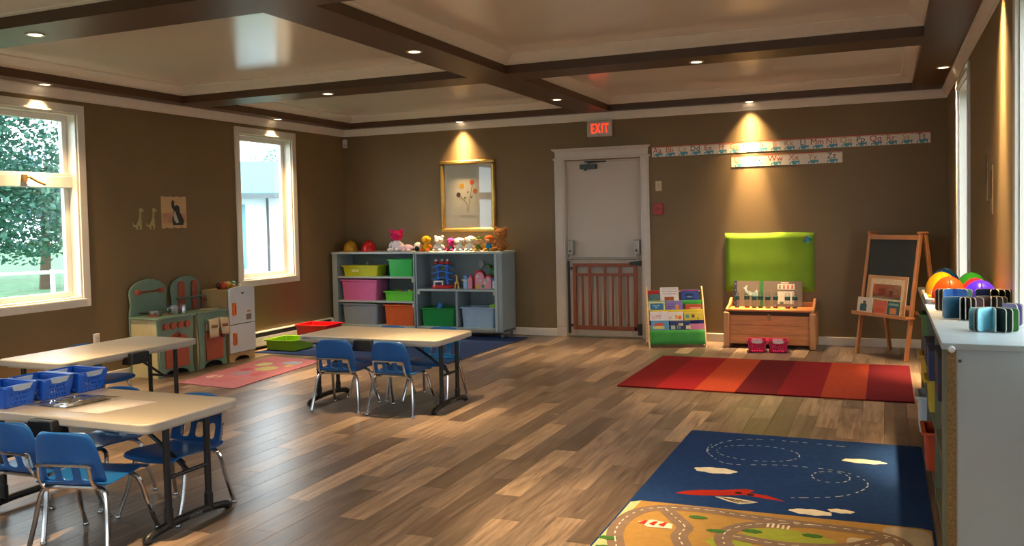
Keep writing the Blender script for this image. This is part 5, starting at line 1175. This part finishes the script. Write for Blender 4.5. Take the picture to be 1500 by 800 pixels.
# trays and hats on top
bin_('white_tray', 'white tray under the yellow and orange hard hats', 'tray', (.325, 5.62, .901), .25, .62, .03, pla('#e0dcd4'), taper=.95, rim=.010)
hard_hat('purple toy hard hat on the right shelf', (.452, 5.17, .901), '#2a149c', .97, 0, 'toy hard hats')
hard_hat('orange toy hard hat on the right shelf', (.318, 5.38, .912), '#c62e0c', .92, 0, 'toy hard hats')
hard_hat('bright yellow toy hard hat on the right shelf', (.300, 5.72, .912), '#e0a010', .94, 0, 'toy hard hats')
hard_hat('bright red toy hard hat on the right shelf', (.462, 5.55, .901), '#c01020', .86, 0, 'toy hard hats')
hard_hat('blue toy hard hat at the back of the right shelf', (.335, 6.10, .901), '#124a80', 1.0, 0, 'toy hard hats')
hard_hat('green toy hard hat at the back of the right shelf', (.465, 5.84, .901), '#2a8a2a', .95, 0, 'toy hard hats')
# fanned board books
def board_book(label, loc, rz, w_, h_, pages, group='board books standing open'):
    """pages: (angle from the middle, colour of one face, colour of the other)"""
    t = thing('board_book', label, 'board book', loc, rz, group); n = len(pages)
    for i, (a, h0, h1) in enumerate(pages):
        m_ = Matrix.Rotation(R(a), 4, 'Z') @ Matrix.Rotation(R(90), 4, 'X')
        mb = MB(); mb.M = m_; mb.prism(rrect(.002, w_, .001, h_, .014, 4), -.0022, .0022); p = mb.build('cover' if i in (0, n-1) else 'page', mt('#928d80', .6, var=.08), t)
        for hx, z0_, z1_ in ((h0, .0022, .0028), (h1, -.0028, -.0022)):
            mb = MB(); mb.M = m_; mb.prism(rrect(.003, w_-.0015, .0025, h_-.0015, .013, 4), z0_, z1_); mb.build('printed_face', mt(hx, .35, var=.2, scale=22), p)
    MB().tube([(0, 0, .002), (0, 0, h_-.002)], .004, 8).build('spine', mt(pages[0][2], .45), t)
board_book('nearest board book fanned open with cyan and green pages', (.418, 4.235, .9005), R(-92), .105, .100, [(-62, '#8fc0c0', '#5f9aa0'), (-46, '#3f4a44', '#54605a'), (-37, '#5fc0e0', '#8fd0e0'), (2, '#7ab8c0', '#3f5a5a'), (24, '#26403c', '#26403c'), (40, '#3a5048', '#6a7a70'), (62, '#3f7a3a', '#4f8a4a')])
board_book('dark teal board book fanned open behind the nearest one', (.335, 4.655, .9005), R(-96), .095, .105, [(-66, '#2f7a94', '#1f4a60'), (-6, '#24343c', '#24343c'), (8, '#2a2a2c', '#4a3a34'), (22, '#4a4038', '#3a3430'), (36, '#5a4a40', '#3a3430'), (66, '#6a4a4c', '#2c2434')])
board_book('board book with a bright blue animal cover beside the orange helmet', (.315, 5.04, .9005), R(-90), .10, .112, [(-58, '#5a463c', '#4a382e'), (-44, '#5a463c', '#4a382e'), (-30, '#4a78d0', '#4f86d8'), (40, '#3f70c4', '#3f70c4'), (60, '#5fae90', '#5fae90')])
board_book('brown board book fanned open at the middle of the shelf top', (.470, 4.82, .9005), R(-97), .08, .095, [(-60, '#5a4238', '#6a4f44'), (0, '#6a5448', '#5a443c'), (18, '#6a5a50', '#5a4a42'), (38, '#5a5650', '#5a5650'), (58, '#4a443e', '#5a4e46')])
board_book('black and navy board book fanned open by the window', (.500, 5.0, .9005), R(-84), .095, .115, [(-76, '#1c2a58', '#1c2a58'), (-22, '#14181c', '#14181c'), (0, '#10141c', '#22303c'), (18, '#12202a', '#2a3a44'), (36, '#1a242c', '#3a3630'), (58, '#4a4038', '#3a3430')])
board_book('lavender board book standing at the right picture edge', (.478, 4.42, .9005), R(-30), .075, .10, [(-22, '#7f7cae', '#8a86b8'), (6, '#5a4a7a', '#6a608a'), (24, '#4a3a6a', '#5a4a7a')])
